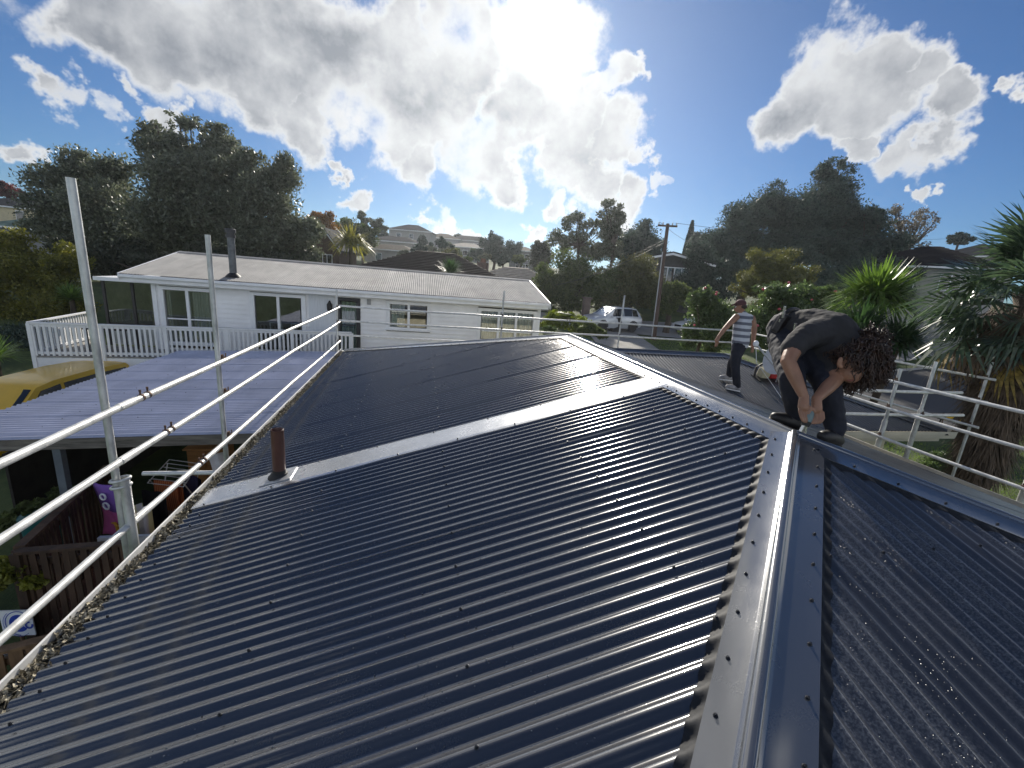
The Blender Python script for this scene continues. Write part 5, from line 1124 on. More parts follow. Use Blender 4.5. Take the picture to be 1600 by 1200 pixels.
# ---------------------------------------------------------------- vehicles
def car(name, label, cat, loc, heading, st, paint, glassm, sidewin, wheels, wr, hw, lampm, screen, rear, tilt=0, extra=None):
    # st: stations (x, zbottom, zbelt, ztop, wbelt, wtop) front to back
    r = thing(name, label, cat, loc); r.rotation_euler = (tilt,0,heading)
    V=[];F=[]; n=10
    for (x,zb,zl,zt,w,wt) in st:
        half=[(w*.90,zb),(w*.985,zb+.12),(w,zb+(zl-zb)*.55),(w*.985,zl),(wt,zt-.03 if zt-zl>.2 else zt-.015)]
        ring=[(x,y,z) for y,z in half]+[(x,wt*.55,zt)]+[(x,-wt*.55,zt)]+[(x,-y,z) for y,z in reversed(half)]
        V+=ring
    k_=12
    for i in range(len(st)-1):
        for j in range(k_): F.append((i*k_+j,(i+1)*k_+j,(i+1)*k_+(j+1)%k_,i*k_+(j+1)%k_))
    F.append(tuple(range(k_-1,-1,-1))); F.append(tuple((len(st)-1)*k_+j for j in range(k_)))
    mb=MB(); mb.add(V,F); body=rel(r,paint,r,mb,'body',smooth=32)
    def side(x):
        xs=[s[0] for s in st]
        for a,b in zip(st[:-1],st[1:]):
            if (a[0]>=x>=b[0]):
                t=(a[0]-x)/(a[0]-b[0]+1e-9); return [a[i]*(1-t)+b[i]*t for i in range(6)]
        return st[-1]
    for s in (1,-1):
        for (xa,xb,lo,hi,rake0,rake1) in sidewin:
            q=[]
            for x,v in ((xa,lo),(xb,lo),(xb+rake1,hi),(xa+rake0,hi)):
                S=side(x); z=S[2]+(S[3]-S[2])*v; y=S[4]*.985+(S[5]-S[4]*.985)*v+.012; q.append((x,s*y,z))
            q2=[(a,b-s*.02,c) for a,b,c in q]; mb=MB(); mb.add(q+q2,[(0,1,2,3),(7,6,5,4),(0,4,5,1),(1,5,6,2),(2,6,7,3),(3,7,4,0)]); rel(r,glassm,r,mb,'side_window')
    for nm,(i0,i1) in (('windscreen',screen),('rear_window',rear)):
        if i0 is None: continue
        a=st[i0]; b=st[i1]; q=[]
        for S,t in ((a,.12),(a,.12),(b,.08),(b,.08)): pass
        A=np.array([a[0],0,a[3]]); B=np.array([b[0],0,b[3]]); d=B-A; nn=np.array([-d[2],0,d[0]]); nn=nn/np.linalg.norm(nn); 
        if (nn[0]>0)!=(nm=='windscreen'): nn=-nn
        for t,wt in ((.08,a[5]*.9),(.92,b[5]*.9)): 
            c=A+d*t+nn*.012; q+= [(c[0],-wt,c[2]-.02),(c[0],wt,c[2]-.02)] 
        mb=MB(); mb.add([q[0],q[1],q[3],q[2]]+[tuple(np.array(v)-nn*.03) for v in (q[0],q[1],q[3],q[2])],[(0,1,2,3),(7,6,5,4),(0,4,5,1),(1,5,6,2),(2,6,7,3),(3,7,4,0)]); rel(r,glassm,r,mb,nm)
    M_rim=pmat('alloy_rim',(.45,.45,.46),.35,.8)
    for x in wheels:
        for s in (1,-1):
            wobj=rel(r,M_black,r,MB().lathe([(wr*.60,-.10),(wr*.95,-.10),(wr,-.07),(wr,.07),(wr*.95,.10),(wr*.60,.10)],(0,0,0),24,'Y'),'wheel',smooth=35); wobj.location=(x,s*(hw-.075),wr)
            rim=rel(r,M_rim,r,MB().lathe([(wr*.10,.03),(wr*.3,.06),(wr*.58,.095),(wr*.62,.06),(wr*.62,-.06),(wr*.1,-.03)],(0,0,0),18,'Y') if s>0 else MB().lathe([(wr*.10,-.03),(wr*.3,-.06),(wr*.58,-.095),(wr*.62,-.06),(wr*.62,.06),(wr*.1,.03)],(0,0,0),18,'Y'),'rim',wobj,35)
            arch=rel(r,M_black,r,MB().tube([(x+(wr+.05)*math.cos(t),s*(hw-.008),wr+(wr+.05)*math.sin(t)) for t in np.linspace(-.1,math.pi+.1,15)],.035,6),'wheel_arch')
    f=st[1]
    for s in (1,-1):
        rel(r,lampm,r,MB().ell((st[1][0]+.02,s*st[1][4]*.80,(st[1][1]+st[1][2])*.56),(.10,.17,.09),10,6),'headlight',smooth=60)
        rel(r,pmat('tail_lamp',(.25,.01,.01),.25),r,MB().boxp((st[-2][0]-.06,s*st[-2][4]*.86-.06,st[-2][2]-.35),(st[-2][0]+.06,s*st[-2][4]*.86+.06,st[-2][2]+.05)),'tail_light')
    if extra:
        for s in (1,-1): rel(r,paint,r,MB().ell((extra,s*(hw+.10),side(extra)[2]+.08),(.07,.11,.08),8,6),'wing_mirror',smooth=60)
    rel(r,M_black,r,MB().boxp((st[0][0]-.02,-.35,st[0][1]+.12),(st[0][0]+.015,.35,st[0][1]+.32)),'grille')
    for s in (1,-1): rel(r,M_black,r,MB().boxp((st[0][0]*.62-.45,s*(hw+.002)-.004,.60),(st[0][0]*.62-.30,s*(hw+.002)+.008,.63)),'door_handle')
    return r
M_silver=pmat('silver_car_paint',(.60,.62,.65),.22,.25,var=.03,coat=.6); M_yel=pmat('yellow_van_paint',(.80,.48,.03),.3,0,var=.05,coat=.4); M_cg=pmat('car_glass',(.02,.024,.028),.03,spec=.9); M_lamp=pmat('headlamp_glass',(.6,.62,.65),.1,.2)
SUVST=[(2.18,.34,.62,.66,.60,.55),(2.10,.26,.70,.80,.80,.66),(1.75,.24,.84,.98,.88,.74),(1.15,.24,.95,1.06,.90,.76),(1.0,.24,.97,1.12,.90,.74),(.35,.24,1.0,1.60,.90,.66),(.0,.24,1.0,1.68,.90,.66),(-.9,.24,1.02,1.70,.90,.66),(-1.6,.26,1.03,1.64,.89,.63),(-1.95,.30,1.02,1.30,.87,.68),(-2.10,.34,.95,1.08,.84,.70),(-2.18,.40,.80,.86,.72,.6)]
sp_=atz(955,516,2.3); sz_=float(gridz(sp_[0],sp_[1]))+.08
sv=atz(952,516,sz_); car('parked_car','silver white four wheel drive parked on the concrete pad','car',(sv[0],sv[1],sz_),math.pi+.25,SUVST,M_silver,M_cg,[(.62,-.35,.12,.86,-.34,-.02),(-.45,-1.15,.12,.86,.0,-.05),(-1.22,-1.72,.14,.82,.0,.12)],(1.30,-1.30),.36,.90,M_lamp,(4,5),(8,9),extra=.72)
c2=atz(1092,528,1.95); cz_=float(gridz(c2[0],c2[1]))+.07
car('parked_car','dark-bumpered white car half hidden by the camellia','car',(c2[0]+.1,c2[1]+.2,cz_),math.pi+.1,[(s[0]*.95,s[1],s[2]*.95,s[3]*.86,s[4]*.94,s[5]*.94) for s in SUVST],pmat('white_car_paint',(.72,.73,.75),.25,var=.03,coat=.5),M_cg,[(.62,-.35,.12,.86,-.34,-.02),(-.45,-1.15,.12,.86,.0,-.05)],(1.24,-1.24),.33,.85,M_lamp,(4,5),(8,9),extra=.72)
VST=[(2.25,.40,.75,.80,.62,.55),(2.18,.30,.90,1.02,.80,.68),(1.85,.28,1.05,1.18,.84,.74),(1.62,.28,1.08,1.24,.85,.74),(.95,.28,1.12,1.86,.85,.68),(.5,.28,1.12,1.97,.85,.70),(-.8,.28,1.12,2.02,.85,.71),(-2.0,.28,1.12,1.98,.85,.71),(-2.22,.32,1.10,1.80,.83,.70),(-2.28,.4,.9,1.0,.78,.6)]
van_=car('van','yellow van parked between carport and raised deck','van',(-12.45,11.45,-.02),math.radians(262),VST,M_yel,M_cg,[(1.42,.35,.08,.80,-.55,-.02),(.22,-.9,.08,.80,.0,.0),(-1.0,-1.95,.08,.80,.0,.0)],(1.4,-1.4),.34,.85,M_lamp,(3,4),(8,9),extra=1.2); van_.scale=(.95,.95,.88)
# wheelie bin beside the car
wb=atz(957,512,2.35); wb=np.array([wb[0]-.3,wb[1]-1.0,float(gridz(wb[0]-.3,wb[1]-1.0))]); t_=thing('wheelie_bin','dark wheelie bin standing beside the silver car door','bin',wb)
M_bin=pmat('dark_bin_plastic',(.028,.026,.024),.55); mb=MB(); mb.add([(wb[0]+a*s,wb[1]+b*s,wb[2]+z_) for z_,s in ((.08,.8),(1.0,1.0)) for a,b in ((-.28,-.3),(.28,-.3),(.28,.3),(-.28,.3))],[(0,3,2,1),(4,5,6,7),(0,1,5,4),(1,2,6,5),(2,3,7,6),(3,0,4,7)]); mb.build('bin_body',M_bin,t_); mb=MB(); mb.boxp((wb[0]-.31,wb[1]-.33,wb[2]+1.002),(wb[0]+.31,wb[1]+.36,wb[2]+1.07)); mb.build('lid',M_bin,t_,bevel=.02)
for s in (-1,1): MB().lathe([(.1,-.03),(.1,.03)],(wb[0]+s*.27,wb[1]+.26,wb[2]+.1),14,'X').build('wheel',M_black,t_,smooth=40)

# ---------------------------------------------------------------- power pole and lines
pp=atz(1022,526,2.25); pz=float(gridz(pp[0],pp[1])); D_=MR[2]@(pp-CAM); ptop=dep(1043.5,350,D_); pt=thing('power_pole','leaning brown timber power pole with short crossarm','pole',(pp[0],pp[1],pz))
M_pole=pmat('pole_timber',(.10,.065,.05),.9,var=.3,scale=3,stretch=(4,4,.5)); MB().tube([(pp[0],pp[1],pz-.4),tuple(ptop)],[.17,.11],12).build('pole_shaft',M_pole,pt,smooth=60)
cs=np.array([.92,-.39,0]); ca=ptop-np.array([0,0,.12]); MB().bar(ca-cs*.62,ca+cs*.62,.09,.11).build('crossarm',M_pole,pt)
for s in (-.56,-.3,.3,.56): MB().lathe([(.03,0),(.045,.05),(.03,.09),(.04,.14),(.015,.17)],tuple(ca+cs*s+np.array([0,0,.056])),8).build('insulator',pmat('porcelain',(.35,.33,.3),.3),pt,smooth=40)
MB().tube([tuple(pp+np.array([-.19,-.05,0])),tuple(ptop*.75+pp*.25+np.array([-.15,-.04,0]))],.035,6).build('conduit',pmat('grey_conduit',(.42,.42,.42),.6),pt)
M_wire=pmat('black_cable',(.03,.03,.03),.6)
def wire(label,a,b,sag,r=.014):
    pts=[tuple(np.array(a)*(1-t)+np.array(b)*t-np.array([0,0,sag*4*t*(1-t)])) for t in np.linspace(0,1,21)]; solo(MB().tube(pts,r,5),'power_line',M_wire,a,label,'cable','power lines from the pole')
wire('service cable from the pole down to the pale tile roof',tuple(ptop-np.array([.1,0,1.2])),tuple(dep(845,449,36)),.5,.02); wire('thin cable from the pole dipping towards the street trees',tuple(ptop-np.array([.1,0,1.0])),tuple(dep(855,428,40)),.7,.012)
wire('power line from the crossarm across to the right-hand trees',tuple(ca+cs*.5+np.array([0,0,.2])),tuple(dep(1500,372,40)),.5,.012); wire('second crossarm line running away over the street',tuple(ca-cs*.5+np.array([0,0,.2])),tuple(dep(1110,383,60)),.6,.012)
# letterbox pillar by the hedge
lp=dep(917,470,31); solo(MB().boxp((lp[0]-.22,lp[1]-.22,H(lp[0],lp[1])-.2),(lp[0]+.22,lp[1]+.22,lp[2]+.15)).boxp((lp[0]-.3,lp[1]-.3,lp[2]+.152),(lp[0]+.3,lp[1]+.3,lp[2]+.25)),'gate_pillar',pmat('brown_pillar',(.16,.12,.10),.85,var=.2),(lp[0],lp[1],H(lp[0],lp[1])),'brown gate pillar with pale cap behind the parked silver car','pillar')
# striped barrier
bp_=atz(1500,686,.25); bz=float(gridz(bp_[0],bp_[1])); br=thing('barrier','yellow and black striped barrier board on timber legs','barrier',(bp_[0],bp_[1],bz)); e=np.array([.62,-.78,0]); M_y=pmat('barrier_yellow',(.75,.45,.02),.6); M_k=pmat('barrier_black',(.02,.02,.02),.6)
for i in range(8):
    a=bp_+e*(i-4)*.20; b=a+e*.20; zz=bz+.62; sh=.07*1; mb=MB(); q=[a+e*-.05,b+e*-.05,b+e*.05,a+e*.05]; mb.add([(q[0][0],q[0][1],zz),(q[1][0],q[1][1],zz),(q[2][0],q[2][1],zz+.26),(q[3][0],q[3][1],zz+.26)]+[(v[0]+.02,v[1]+.02,z_) for v,z_ in zip(q,(zz,zz,zz+.26,zz+.26))],[(0,1,2,3),(7,6,5,4),(0,4,5,1),(1,5,6,2),(2,6,7,3),(3,7,4,0)]); mb.build('stripe',M_y if i%2 else M_k,br)
for s in (-.7,.7):
    c_=bp_+e*s
    for dx in (-.25,.25): MB().tube([(c_[0]+dx,c_[1]+dx,bz),(c_[0]+.03,c_[1]+.03,bz+.9)],.025,6).build('leg',M_fence,br)

# ---------------------------------------------------------------- dish and tool on the wing roof
def wing_pt(px,py): return onpl(px,py,(0,-T,1),Z0-W*T-T*WY0)
dp=wing_pt(1233,618); sd_=thing('satellite_dish','pale grey satellite dish on wire tripod lying on the wing roof','satellite dish',tuple(dp)); M_dish=pmat('dish_grey',(.48,.50,.52),.5,var=.1)
dc=dep(1225,560,MR[2]@(dp-CAM)-.05); nrm=Vector(tuple(MR.T@np.array([-.75,.35,-.35]))).normalized(); qn=nrm.to_track_quat('Z','Y').to_matrix()
mb=MB(); mb.lathe([(.0,.0),(.12,.012),(.24,.045),(.34,.09),(.345,.10),(.335,.10),(.24,.058),(.12,.025),(.0,.013)],n=24); mb.v=[tuple(np.array(qn@Vector((a*1.0,b*1.1,c)))+dc) for a,b,c in mb.v]; mb.build('reflector',M_dish,sd_,smooth=60)
lnb=dep(1181,537,MR[2]@(dp-CAM)-.35); MB().tube([tuple(dc-np.array(nrm)*.0+np.array([0,0,-.3])),tuple(lnb)],.018,8).build('feed_arm',M_dish,sd_,smooth=60); mb=MB(); mb.ell(tuple(lnb),(.05,.05,.06),10,7); mb.build('feed_horn',M_white,sd_,smooth=60)
for q in ((1212,598),(1233,632),(1262,625)): MB().tube([tuple(dc+np.array([0,0,-.1])),tuple(wing_pt(*q)+np.array([0,0,.02]))],.012,6).build('tripod_leg',M_dish,sd_,smooth=60)
MB().tube([tuple(lnb),tuple(lnb+np.array([.1,0,-.35])),tuple(wing_pt(1205,600)+np.array([0,0,.02])),tuple(wing_pt(1232,640)+np.array([0,0,.015]))],.006,5).build('coax_cable',M_white,sd_)
wp=wing_pt(1193,592); ts=thing('power_saw','red and cream power saw resting on the wing roof','power tool',tuple(wp)); cdir=np.array([.97,-.2,0])
rx=math.atan(T)
mb=MB(); mb.box(wp+np.array([-.02,.0,.13]),(.20,.17,.20),0,rx); mb.build('motor_housing',pmat('cream_plastic',(.60,.55,.38),.5),ts,bevel=.03); mb=MB(); mb.box(wp+np.array([.22,0,.12]),(.27,.16,.18),0,rx); mb.build('body_shell',pmat('red_plastic',(.45,.03,.03),.4),ts,bevel=.03)
mb=MB(); mb.tube([wp+cdir*a+np.array([0,0,z_]) for a,z_ in ((-.2,.02),(-.2,.22),(-.05,.33),(.25,.34),(.45,.2))],.022,8); mb.build('handle',M_black,ts,smooth=60); mb=MB(); mb.box(wp+np.array([.15,0,.012]),(.72,.26,.02),0,rx); mb.build('base_shoe',M_black,ts)

# ---------------------------------------------------------------- people
def organic(name, mat, parent, chains, voxel=.012, smooth=6, ells=(), fold=None):
    mb=MB()
    for ch in chains:
        pts=[c[0] for c in ch]; rs_=[c[1] for c in ch]; sq=ch[0][2] if len(ch[0])>2 else (1,1)
        # densify
        P=[];R=[]
        for i in range(len(pts)-1):
            for k_ in range(4):
                t=k_/4; P.append(np.array(pts[i])*(1-t)+np.array(pts[i+1])*t); R.append(rs_[i]*(1-t)+rs_[i+1]*t)
        P.append(np.array(pts[-1])); R.append(rs_[-1]); mb.tube(P,R,12,sq=sq)
        for p,r in ((P[0],R[0]),(P[-1],R[-1])): mb.ell(p,(r*.98,r*.98,r*.98),12,8)
    for e in ells: mb.ell(e[0],e[1],14,10,e[2] if len(e)>2 else None)
    o=mb.build(name,mat,parent,smooth=180)
    rm=o.modifiers.new('remesh','REMESH'); rm.mode='VOXEL'; rm.voxel_size=voxel; rm.use_smooth_shade=True
    sm=o.modifiers.new('smooth','SMOOTH'); sm.iterations=smooth; sm.factor=.5
    if fold:
        tx=bpy.data.textures.new(name+'_folds','CLOUDS'); tx.noise_scale=fold[1]; tx.noise_depth=2; dm_=o.modifiers.new('folds','DISPLACE'); dm_.texture=tx; dm_.strength=fold[0]; dm_.mid_level=.5; dm_.texture_coords='LOCAL'
    return o
def strands(name, mat, parent, c, rad_, n, ln_, rr, seed, upv=(0,0,1), face=(0,0,-1), thr=-.2, curl=.02, drop=.8):
    r=np.random.default_rng(seed); mb=MB(); c=np.array(c); upv=np.array(upv,float); upv/=np.linalg.norm(upv); face=np.array(face,float); face/=np.linalg.norm(face); k_=0
    while k_<n:
        d=r.normal(size=3); d/=np.linalg.norm(d)
        if d@face>thr: continue
        k_+=1; p=c+d*np.array(rad_); v=d*.5+r.normal(size=3)*.5; pts=[p]; ph=r.uniform(0,6); l=ln_*r.uniform(.5,1.2)
        for j in range(7):
            v=v*.75+np.array([0,0,-drop])*.35; vv=v/np.linalg.norm(v); sd_=np.cross(vv,[.3,.5,.8]); s2=np.cross(vv,sd_)
            p=p+vv*l/7; pts.append(p+curl*(sd_*math.sin(ph+j*1.9)+s2*math.cos(ph+j*1.9)))
        mb.tube(pts,[rr,rr*1.2,rr*1.2,rr*1.1,rr,rr*.8,rr*.6,rr*.3],5)
    return mb.build(name,mat,parent,smooth=60)
M_skin=pmat('tanned_skin',(.30,.155,.095),.5,var=.12,scale=12,bump=.04,bscale=120); M_shirt=pmat('charcoal_tshirt',(.028,.027,.029),.9,var=.25,scale=5,bump=.25,bscale=9); M_navy=pmat('dark_navy_trousers',(.012,.014,.024),.85,var=.3,scale=5,bump=.25,bscale=10); M_hair=pmat('dark_curly_hair',(.014,.008,.006),.5,var=.4,scale=20,col2=(.055,.026,.014)); M_boot=pmat('black_boot',(.014,.013,.013),.5,var=.3); M_sole=pmat('boot_sole',(.03,.028,.026),.8)
def fing(base, dirs, lens, r0=.0088):
    pts=[np.array(base)];
    for d,l in zip(dirs,lens): pts.append(pts[-1]+np.array(d)/np.linalg.norm(d)*l)
    return [(p,r0*(1-.10*i)) for i,p in enumerate(pts)]
RT_=MR[0]; UP_=MR[1]; FW_=MR[2]       # view axes, used only to read the pose off the photograph
# --- worker bending over the ridge
def m1(zx,zy,D): return dep(1180+zx/5.217,470+zy/5.217,D)
footA=np.array([.20,.24,Z0-.20*T+.012]); footB=np.array([.36,.03,Z0-.36*T+.012])
w1=thing('person','person in charcoal T-shirt with long dark curly hair bending over the ridge cap','person',((footA+footB)/2))
hipc=m1(262,235,3.52); hipR=m1(245,330,3.46); hipL=m1(400,330,3.40); kneeR=m1(300,640,3.08); kneeL=m1(585,690,3.02); ankA=footA+np.array([.03,-.0,.11]); ankB=footB+np.array([.03,.02,.11])
organic('trousers',M_navy,w1,[[(hipc,.155),(hipR,.125),(kneeR,.085),(kneeR*.4+ankA*.6,.075),(ankA,.062)],[(hipc,.15),(hipL,.125),(kneeL,.085),(kneeL*.4+ankB*.6,.076),(ankB,.064)],[(hipR,.12),(hipL,.12)]],.010,4,fold=(.020,.06))
ch_=m1(640,285,3.20); md_=m1(460,235,3.36)
organic('tshirt',M_shirt,w1,[[(m1(310,235,3.48),.150),(md_,.165),(ch_,.172),(m1(790,370,3.12),.105),(m1(850,400,3.09),.075)],[(m1(560,260,3.2),.13),(m1(420,280,3.10),.092),(m1(345,345,3.06),.082),(m1(300,395,3.04),.078)],[(m1(660,400,3.16),.12),(m1(640,490,3.10),.088),(m1(615,585,3.05),.076)],[(m1(430,330,3.34),.12),(m1(420,470,3.26),.085),(m1(425,560,3.22),.05)],[(m1(600,380,3.18),.12),(m1(560,500,3.12),.07),(m1(545,570,3.10),.04)]],.010,4,fold=(.018,.07))
hd=m1(785,520,2.97)
wrR=m1(398,785,2.90); wrL=m1(500,800,2.90); tl=m1(440,920,2.885)
elR=m1(268,495,2.97); elL=m1(650,645,2.98)
palmR=m1(392,865,2.885); palmL=m1(500,880,2.885)
chains=[[(m1(800,420,3.08),.062),(hd,.07)],
 [(m1(340,350,3.06),.058),(m1(290,440,3.0),.052),(elR,.048),(elR*.6+wrR*.4,.046),(wrR,.030),(palmR,.034)],
 [(m1(625,540,3.06),.056),(elL,.048),(elL*.6+wrL*.4,.045),(wrL,.030),(palmL,.034)]]
for i in range(4):      # fingers wrap round the tool from both sides
    b=palmR+RT_*(-.034+.0205*i)+UP_*(-.022)-FW_*(.012-.006*i); chains.append(fing(b,[-UP_-FW_*.35,-UP_*.9+RT_*.35,-UP_*.5+RT_*.8+FW_*.3],[.042+.004*(i in(1,2)),.030,.022]))
    b=palmL+RT_*(.034-.0205*i)+UP_*(-.022)-FW_*(.012-.006*i); chains.append(fing(b,[-UP_-FW_*.35-RT_*.1,-UP_*.8-RT_*.5,-UP_*.4-RT_*.8+FW_*.3],[.042+.004*(i in(1,2)),.030,.022]))
chains.append(fing(palmR+RT_*.02+UP_*.01,[RT_*.8-UP_*.5-FW_*.3,RT_*.5-UP_*.9],[.040,.030],.0115)); chains.append(fing(palmL-RT_*.02+UP_*.01,[-RT_*.8-UP_*.5-FW_*.3,-RT_*.4-UP_*.9],[.040,.030],.0115))
fdir=(-UP_*.55-RT_*.45-FW_*.55); fdir=fdir/np.linalg.norm(fdir)     # the way the face looks: down at the work
chains.append([(hd+fdir*.085,.020),(hd+fdir*.115-UP_*.0,.013)])     # nose
body1=organic('body',M_skin,w1,chains,.0052,2,[(hd,(.088,.098,.115)),(hd+fdir*.05-UP_*.035,(.062,.062,.062)),(m1(690,500,2.905),(.018,.014,.036)),(m1(700,535,2.905),(.014,.012,.018))])
for s in (-1,1):
    e_=hd+fdir*.088+np.cross(fdir,UP_)*s*.032+UP_*.012; MB().ell(e_,(.013,.013,.013),10,7).build('eye',pmat('eye_white',(.6,.58,.55),.2),body1,smooth=60)
    MB().tube([e_+fdir*.004+UP_*.02-np.cross(fdir,UP_)*.018,e_+fdir*.008+UP_*.024,e_+fdir*.004+UP_*.02+np.cross(fdir,UP_)*.018],.005,5).build('eyebrow',M_hair,body1)
mo=hd+fdir*.10-UP_*.045; MB().tube([mo-np.cross(fdir,UP_)*.024,mo+fdir*.006,mo+np.cross(fdir,UP_)*.024],.006,6).build('lips',pmat('lips',(.28,.10,.08),.5),body1,smooth=60)
hc=m1(895,470,3.0)
hr_=organic('hair',M_hair,w1,[[(hc,.112),(m1(960,440,3.04),.10)],[(hc,.10),(m1(890,590,3.02),.075)],[(m1(1000,330,3.05),.05),(m1(930,330,3.05),.06)]],.014,2)
strands('curls',M_hair,hr_,hc,(.118,.118,.125),1250,.11,.0042,3,face=-RT_,thr=.5,curl=.017,drop=.55)
strands('curls',M_hair,hr_,hd,(.098,.104,.116),520,.11,.0042,13,face=-RT_*.75-UP_*.75-FW_*.15,thr=.35,curl=.015,drop=.6)
strands('curls',M_hair,hr_,m1(960,310,3.05),(.07,.06,.05),220,.08,.004,4,face=-RT_,thr=.9,curl=.018,drop=.15)
strands('curls',M_hair,hr_,m1(800,640,3.0),(.05,.05,.03),120,.09,.004,5,face=(0,0,1),thr=.6,curl=.014,drop=1.0)
def boot(parent, heel, toe, ank, name='boot'):
    heel=np.array(heel); toe=np.array(toe); mid=heel*.45+toe*.55
    o=organic(name,M_boot,parent,[[(heel+[0,0,.052],.046),(mid+[0,0,.056],.050),(toe*.86+heel*.14+[0,0,.045],.042)],[(heel*.85+toe*.15+[0,0,.05],.046),(ank,.050)]],.009,4)
    d=toe-heel; ln_=np.linalg.norm(d); d=d/ln_; sd_=np.cross(d,[0,0,1]); vs=[]
    out=[(-.035,.024),(.01,.033),(.5*ln_,.033),(.72*ln_,.038),(.90*ln_,.032),(.97*ln_,.012)]
    pts=[(u,v) for u,v in out]+[(u,-v) for u,v in reversed(out)]
    for dz in (0,.022): vs+=[heel+d*u+sd_*v+np.array([0,0,dz]) for u,v in pts]
    n=len(pts); MB().add(vs,[tuple(range(n-1,-1,-1)),tuple(range(n,2*n))]+[(i,(i+1)%n,(i+1)%n+n,i+n) for i in range(n)]).build('sole',M_sole,o); return o
dirA=np.array([-.93,.33,.26]); dirA/=np.linalg.norm(dirA); boot(w1,footA+dirA*-.05+[0,0,.0],footA+dirA*.14+[0,0,0],ankA); dirB=np.array([-.80,-.15,.23]); dirB/=np.linalg.norm(dirB); boot(w1,footB-dirB*.06,footB+dirB*.14,ankB)
# belt and pouches
bc=m1(285,235,3.50); bd=np.array(ch_)-np.array(hipc); bd/=np.linalg.norm(bd); e1=np.cross(bd,[0,0,1]); e1/=np.linalg.norm(e1); e2=np.cross(bd,e1)
bt=MB().tube([bc+(e1*math.cos(t)+e2*math.sin(t))*.163 for t in np.linspace(0,2*math.pi,25)],.018,6).build('tool_belt',pmat('black_leather',(.018,.015,.014),.5),w1,smooth=50)
for (zx,zy,D,sx,sz) in ((215,190,3.42,.10,.16),(180,290,3.46,.08,.17),(300,330,3.33,.07,.12)):
    c_=m1(zx,zy,D); pch=MB().box(c_,(sx,.07,sz),.3,.2,.25).build('pouch',pmat('black_leather',(.018,.015,.014),.5),bt,bevel=.02)
    MB().tube([c_+np.array([-.03,-.03,.05]),c_+np.array([-.04,-.035,.14])],.010,6).build('tool_handle',M_chrome,pch)
# snips / shear in the hands
tlr=thing('metal_shear','grey-green cordless metal shear held in both hands at the ridge end','power tool',tuple(m1(420,960,2.89))); M_teal=pmat('grey_green_plastic',(.12,.18,.19),.45)
MB().tube([m1(455,880,2.90),m1(430,940,2.89),m1(418,985,2.89)],[.026,.033,.028],12).build('grip',M_teal,tlr,smooth=60); MB().tube([m1(418,985,2.89),m1(405,1020,2.89)],[.03,.024],12).build('gear_case',M_black,tlr,smooth=60)
for s in (-1,1): MB().bar(m1(405+s*9,1015,2.89),m1(380+s*22,1085,2.90),.020,.010).build('blade',M_chrome,tlr)
# --- man in the striped singlet
def m2(zx,zy,D=8.12): return dep(1100+zx/7.06,460+zy/7.06,D)
f1_=wing_pt(1149,612); f2_=wing_pt(1136,597)
w2=thing('person','person in grey and white striped singlet and cap walking on the wing roof','person',tuple(f1_))
hp2=m2(400,560); sh=m2(430,250); hd2=m2(405,130,8.10)
an1=np.array(f1_)+[0.03,0.02,.10]; an2=np.array(f2_)+[0.03,.02,.12]
organic('trousers',M_navy,w2,[[(m2(400,540),.15),(m2(360,640,8.08),.105),(m2(345,800,8.05),.078),(an1,.066)],[(m2(400,540),.14),(m2(370,650,8.22),.10),(m2(305,760,8.28),.075),(an2,.06)]],.012,4,fold=(.018,.07))
M_sing=striped('striped_singlet',(.13,.14,.17),(.52,.54,.57),2.75,'Z',w=.45)
organic('singlet',M_sing,w2,[[(m2(400,545),.155,(1,1)),(m2(412,430),.152),(m2(425,320),.165),(m2(440,255),.120),(m2(425,205),.065)],[(m2(380,250),.07),(m2(500,260),.075)]],.012,4,fold=(.014,.07))
chs=[[(m2(425,215),.058),(m2(410,170),.056)],
 [(m2(355,250,8.05),.062),(m2(285,320,8.02),.052),(m2(225,385,8.0),.044),(m2(160,470,7.98),.034),(m2(140,510,7.98),.036)],
 [(m2(530,265,8.2),.062),(m2(555,370,8.2),.052),(m2(550,460,8.15),.042),(m2(540,540,8.1),.032),(m2(535,575,8.1),.034)]]
for i in range(4):
    chs.append(fing(m2(128+i*9,525,7.97+i*.006),[-UP_-RT_*.1,-UP_-RT_*.3,-UP_-RT_*.2+FW_*.4],[.04,.03,.022],.0095)); chs.append(fing(m2(522+i*9,590,8.1+i*.006),[-UP_,-UP_-RT_*.2,-UP_+FW_*.4],[.04,.03,.022],.0095))
chs.append(fing(m2(150,510,7.96),[-UP_-FW_*.6+RT_*.3,-UP_],[.035,.03],.0115)); chs.append(fing(m2(530,575,8.06),[-UP_-FW_*.6-RT_*.4,-UP_],[.035,.03],.0115))
fd2=-RT_*.9+FW_*.35-UP_*.12; fd2/=np.linalg.norm(fd2); chs.append([(hd2+fd2*.09-UP_*.03,.018),(hd2+fd2*.115-UP_*.035,.012)])
b2=organic('body',M_skin,w2,chs,.0085,3,[(hd2,(.085,.092,.112)),(hd2+fd2*.04-UP_*.05,(.06,.06,.06)),(hd2+np.cross(fd2,UP_)*(-.088)*-1-UP_*.02,(.018,.02,.032))])
sdv=np.cross(fd2,UP_)
for s in (-1,1):
    e_=hd2+fd2*.085+sdv*s*.032; MB().ell(e_,(.012,.012,.012),8,6).build('eye',pmat('eye_white',(.6,.58,.55),.2),b2,smooth=60)
mo=hd2+fd2*.092-UP_*.065; MB().tube([mo-sdv*.022,mo+fd2*.006,mo+sdv*.022],.006,6).build('lips',pmat('lips',(.28,.10,.08),.5),b2,smooth=60)
M_capc=pmat('maroon_cap',(.09,.035,.035),.8,var=.2)
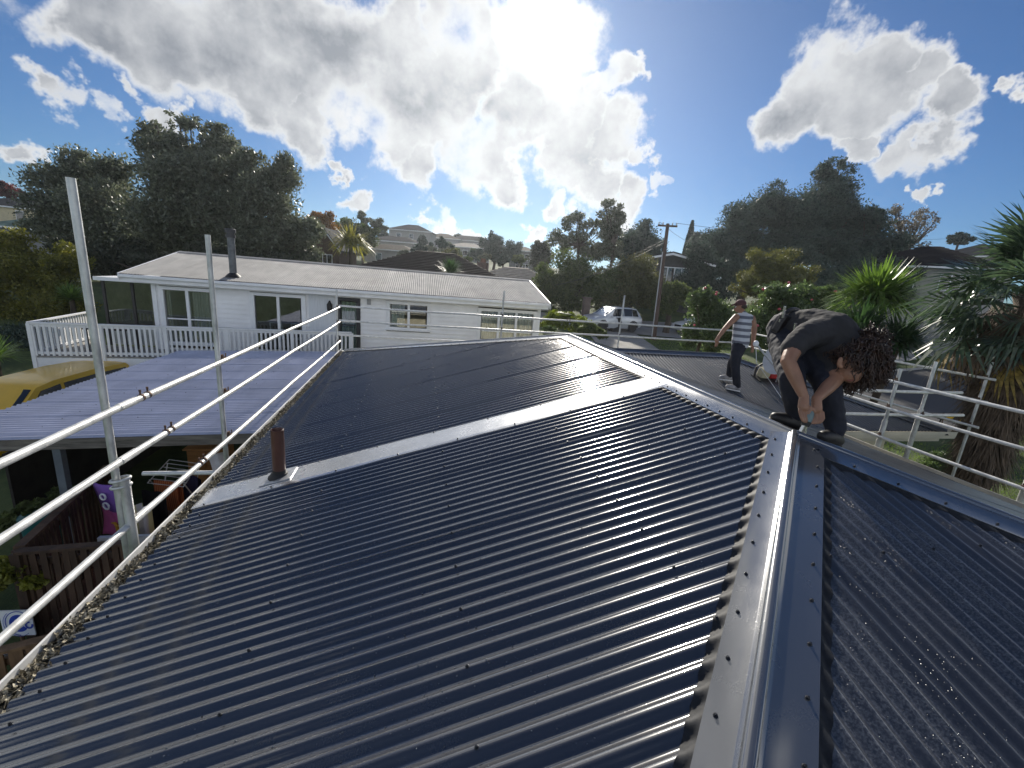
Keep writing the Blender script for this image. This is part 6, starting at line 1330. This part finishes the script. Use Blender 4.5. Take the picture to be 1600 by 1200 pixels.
cp_=organic('cap',M_capc,w2,[],.010,3,[(hd2+UP_*.045,(.098,.105,.085))]); bq=hd2+fd2*.09+UP_*.05; vs=[]
for dz in (0,.012): vs+=[bq+sdv*.08+UP_*dz,bq+fd2*.06+sdv*.065+UP_*(dz-.012),bq+fd2*.085+UP_*(dz-.02),bq+fd2*.06-sdv*.065+UP_*(dz-.012),bq-sdv*.08+UP_*dz]
MB().add(vs,[(4,3,2,1,0),(5,6,7,8,9)]+[(i,(i+1)%5,(i+1)%5+5,i+5) for i in range(5)]).build('peak',M_capc,cp_)
hb_=MB().ell(hd2-fd2*.02-UP_*.01,(.090,.096,.06),12,8).build('hair',pmat('short_brown_hair',(.04,.025,.018),.7),w2,smooth=60)
M_boot_save=M_boot; M_boot=pmat('grey_white_sneaker',(.30,.29,.29),.6,var=.5,scale=14); M_sole=pmat('white_sole',(.7,.7,.7),.6)
slp=np.array([0,0,0]); dA=np.array([-.93,.25,0.07]); dA/=np.linalg.norm(dA); boot(w2,np.array(f1_)+[.05,0,.008],np.array(f1_)+dA*.24+[.05,0,.02],an1,'sneaker'); boot(w2,np.array(f2_)+[.06,0,.03],np.array(f2_)+dA*.22+[.06,0,.02],an2,'sneaker')

# ---------------------------------------------------------------- the sunlit air
HZ = MB().boxp((-440,-170,-2.5),(440,500,46)).mesh('haze'); hm = bpy.data.materials.new('haze_air'); hm.use_nodes = True; hn = hm.node_tree; hn.nodes.clear()
hv = hn.nodes.new('ShaderNodeVolumePrincipled'); hv.inputs['Color'].default_value = (.86,.92,1,1); hv.inputs['Density'].default_value = .0004; hv.inputs['Anisotropy'].default_value = .7
ho = hn.nodes.new('ShaderNodeOutputMaterial'); hn.links.new(hv.outputs[0], ho.inputs['Volume']); HZ.materials.append(hm)
hz_ = stuff(link_mesh(HZ, 'haze', None)); hz_['label'] = 'thin sunlit haze filling the air over the suburb'; hz_['category'] = 'haze'
scene.cycles.volume_step_rate = 4; scene.cycles.volume_bounces = 0; scene.cycles.max_bounces = 8; scene.cycles.transparent_max_bounces = 12
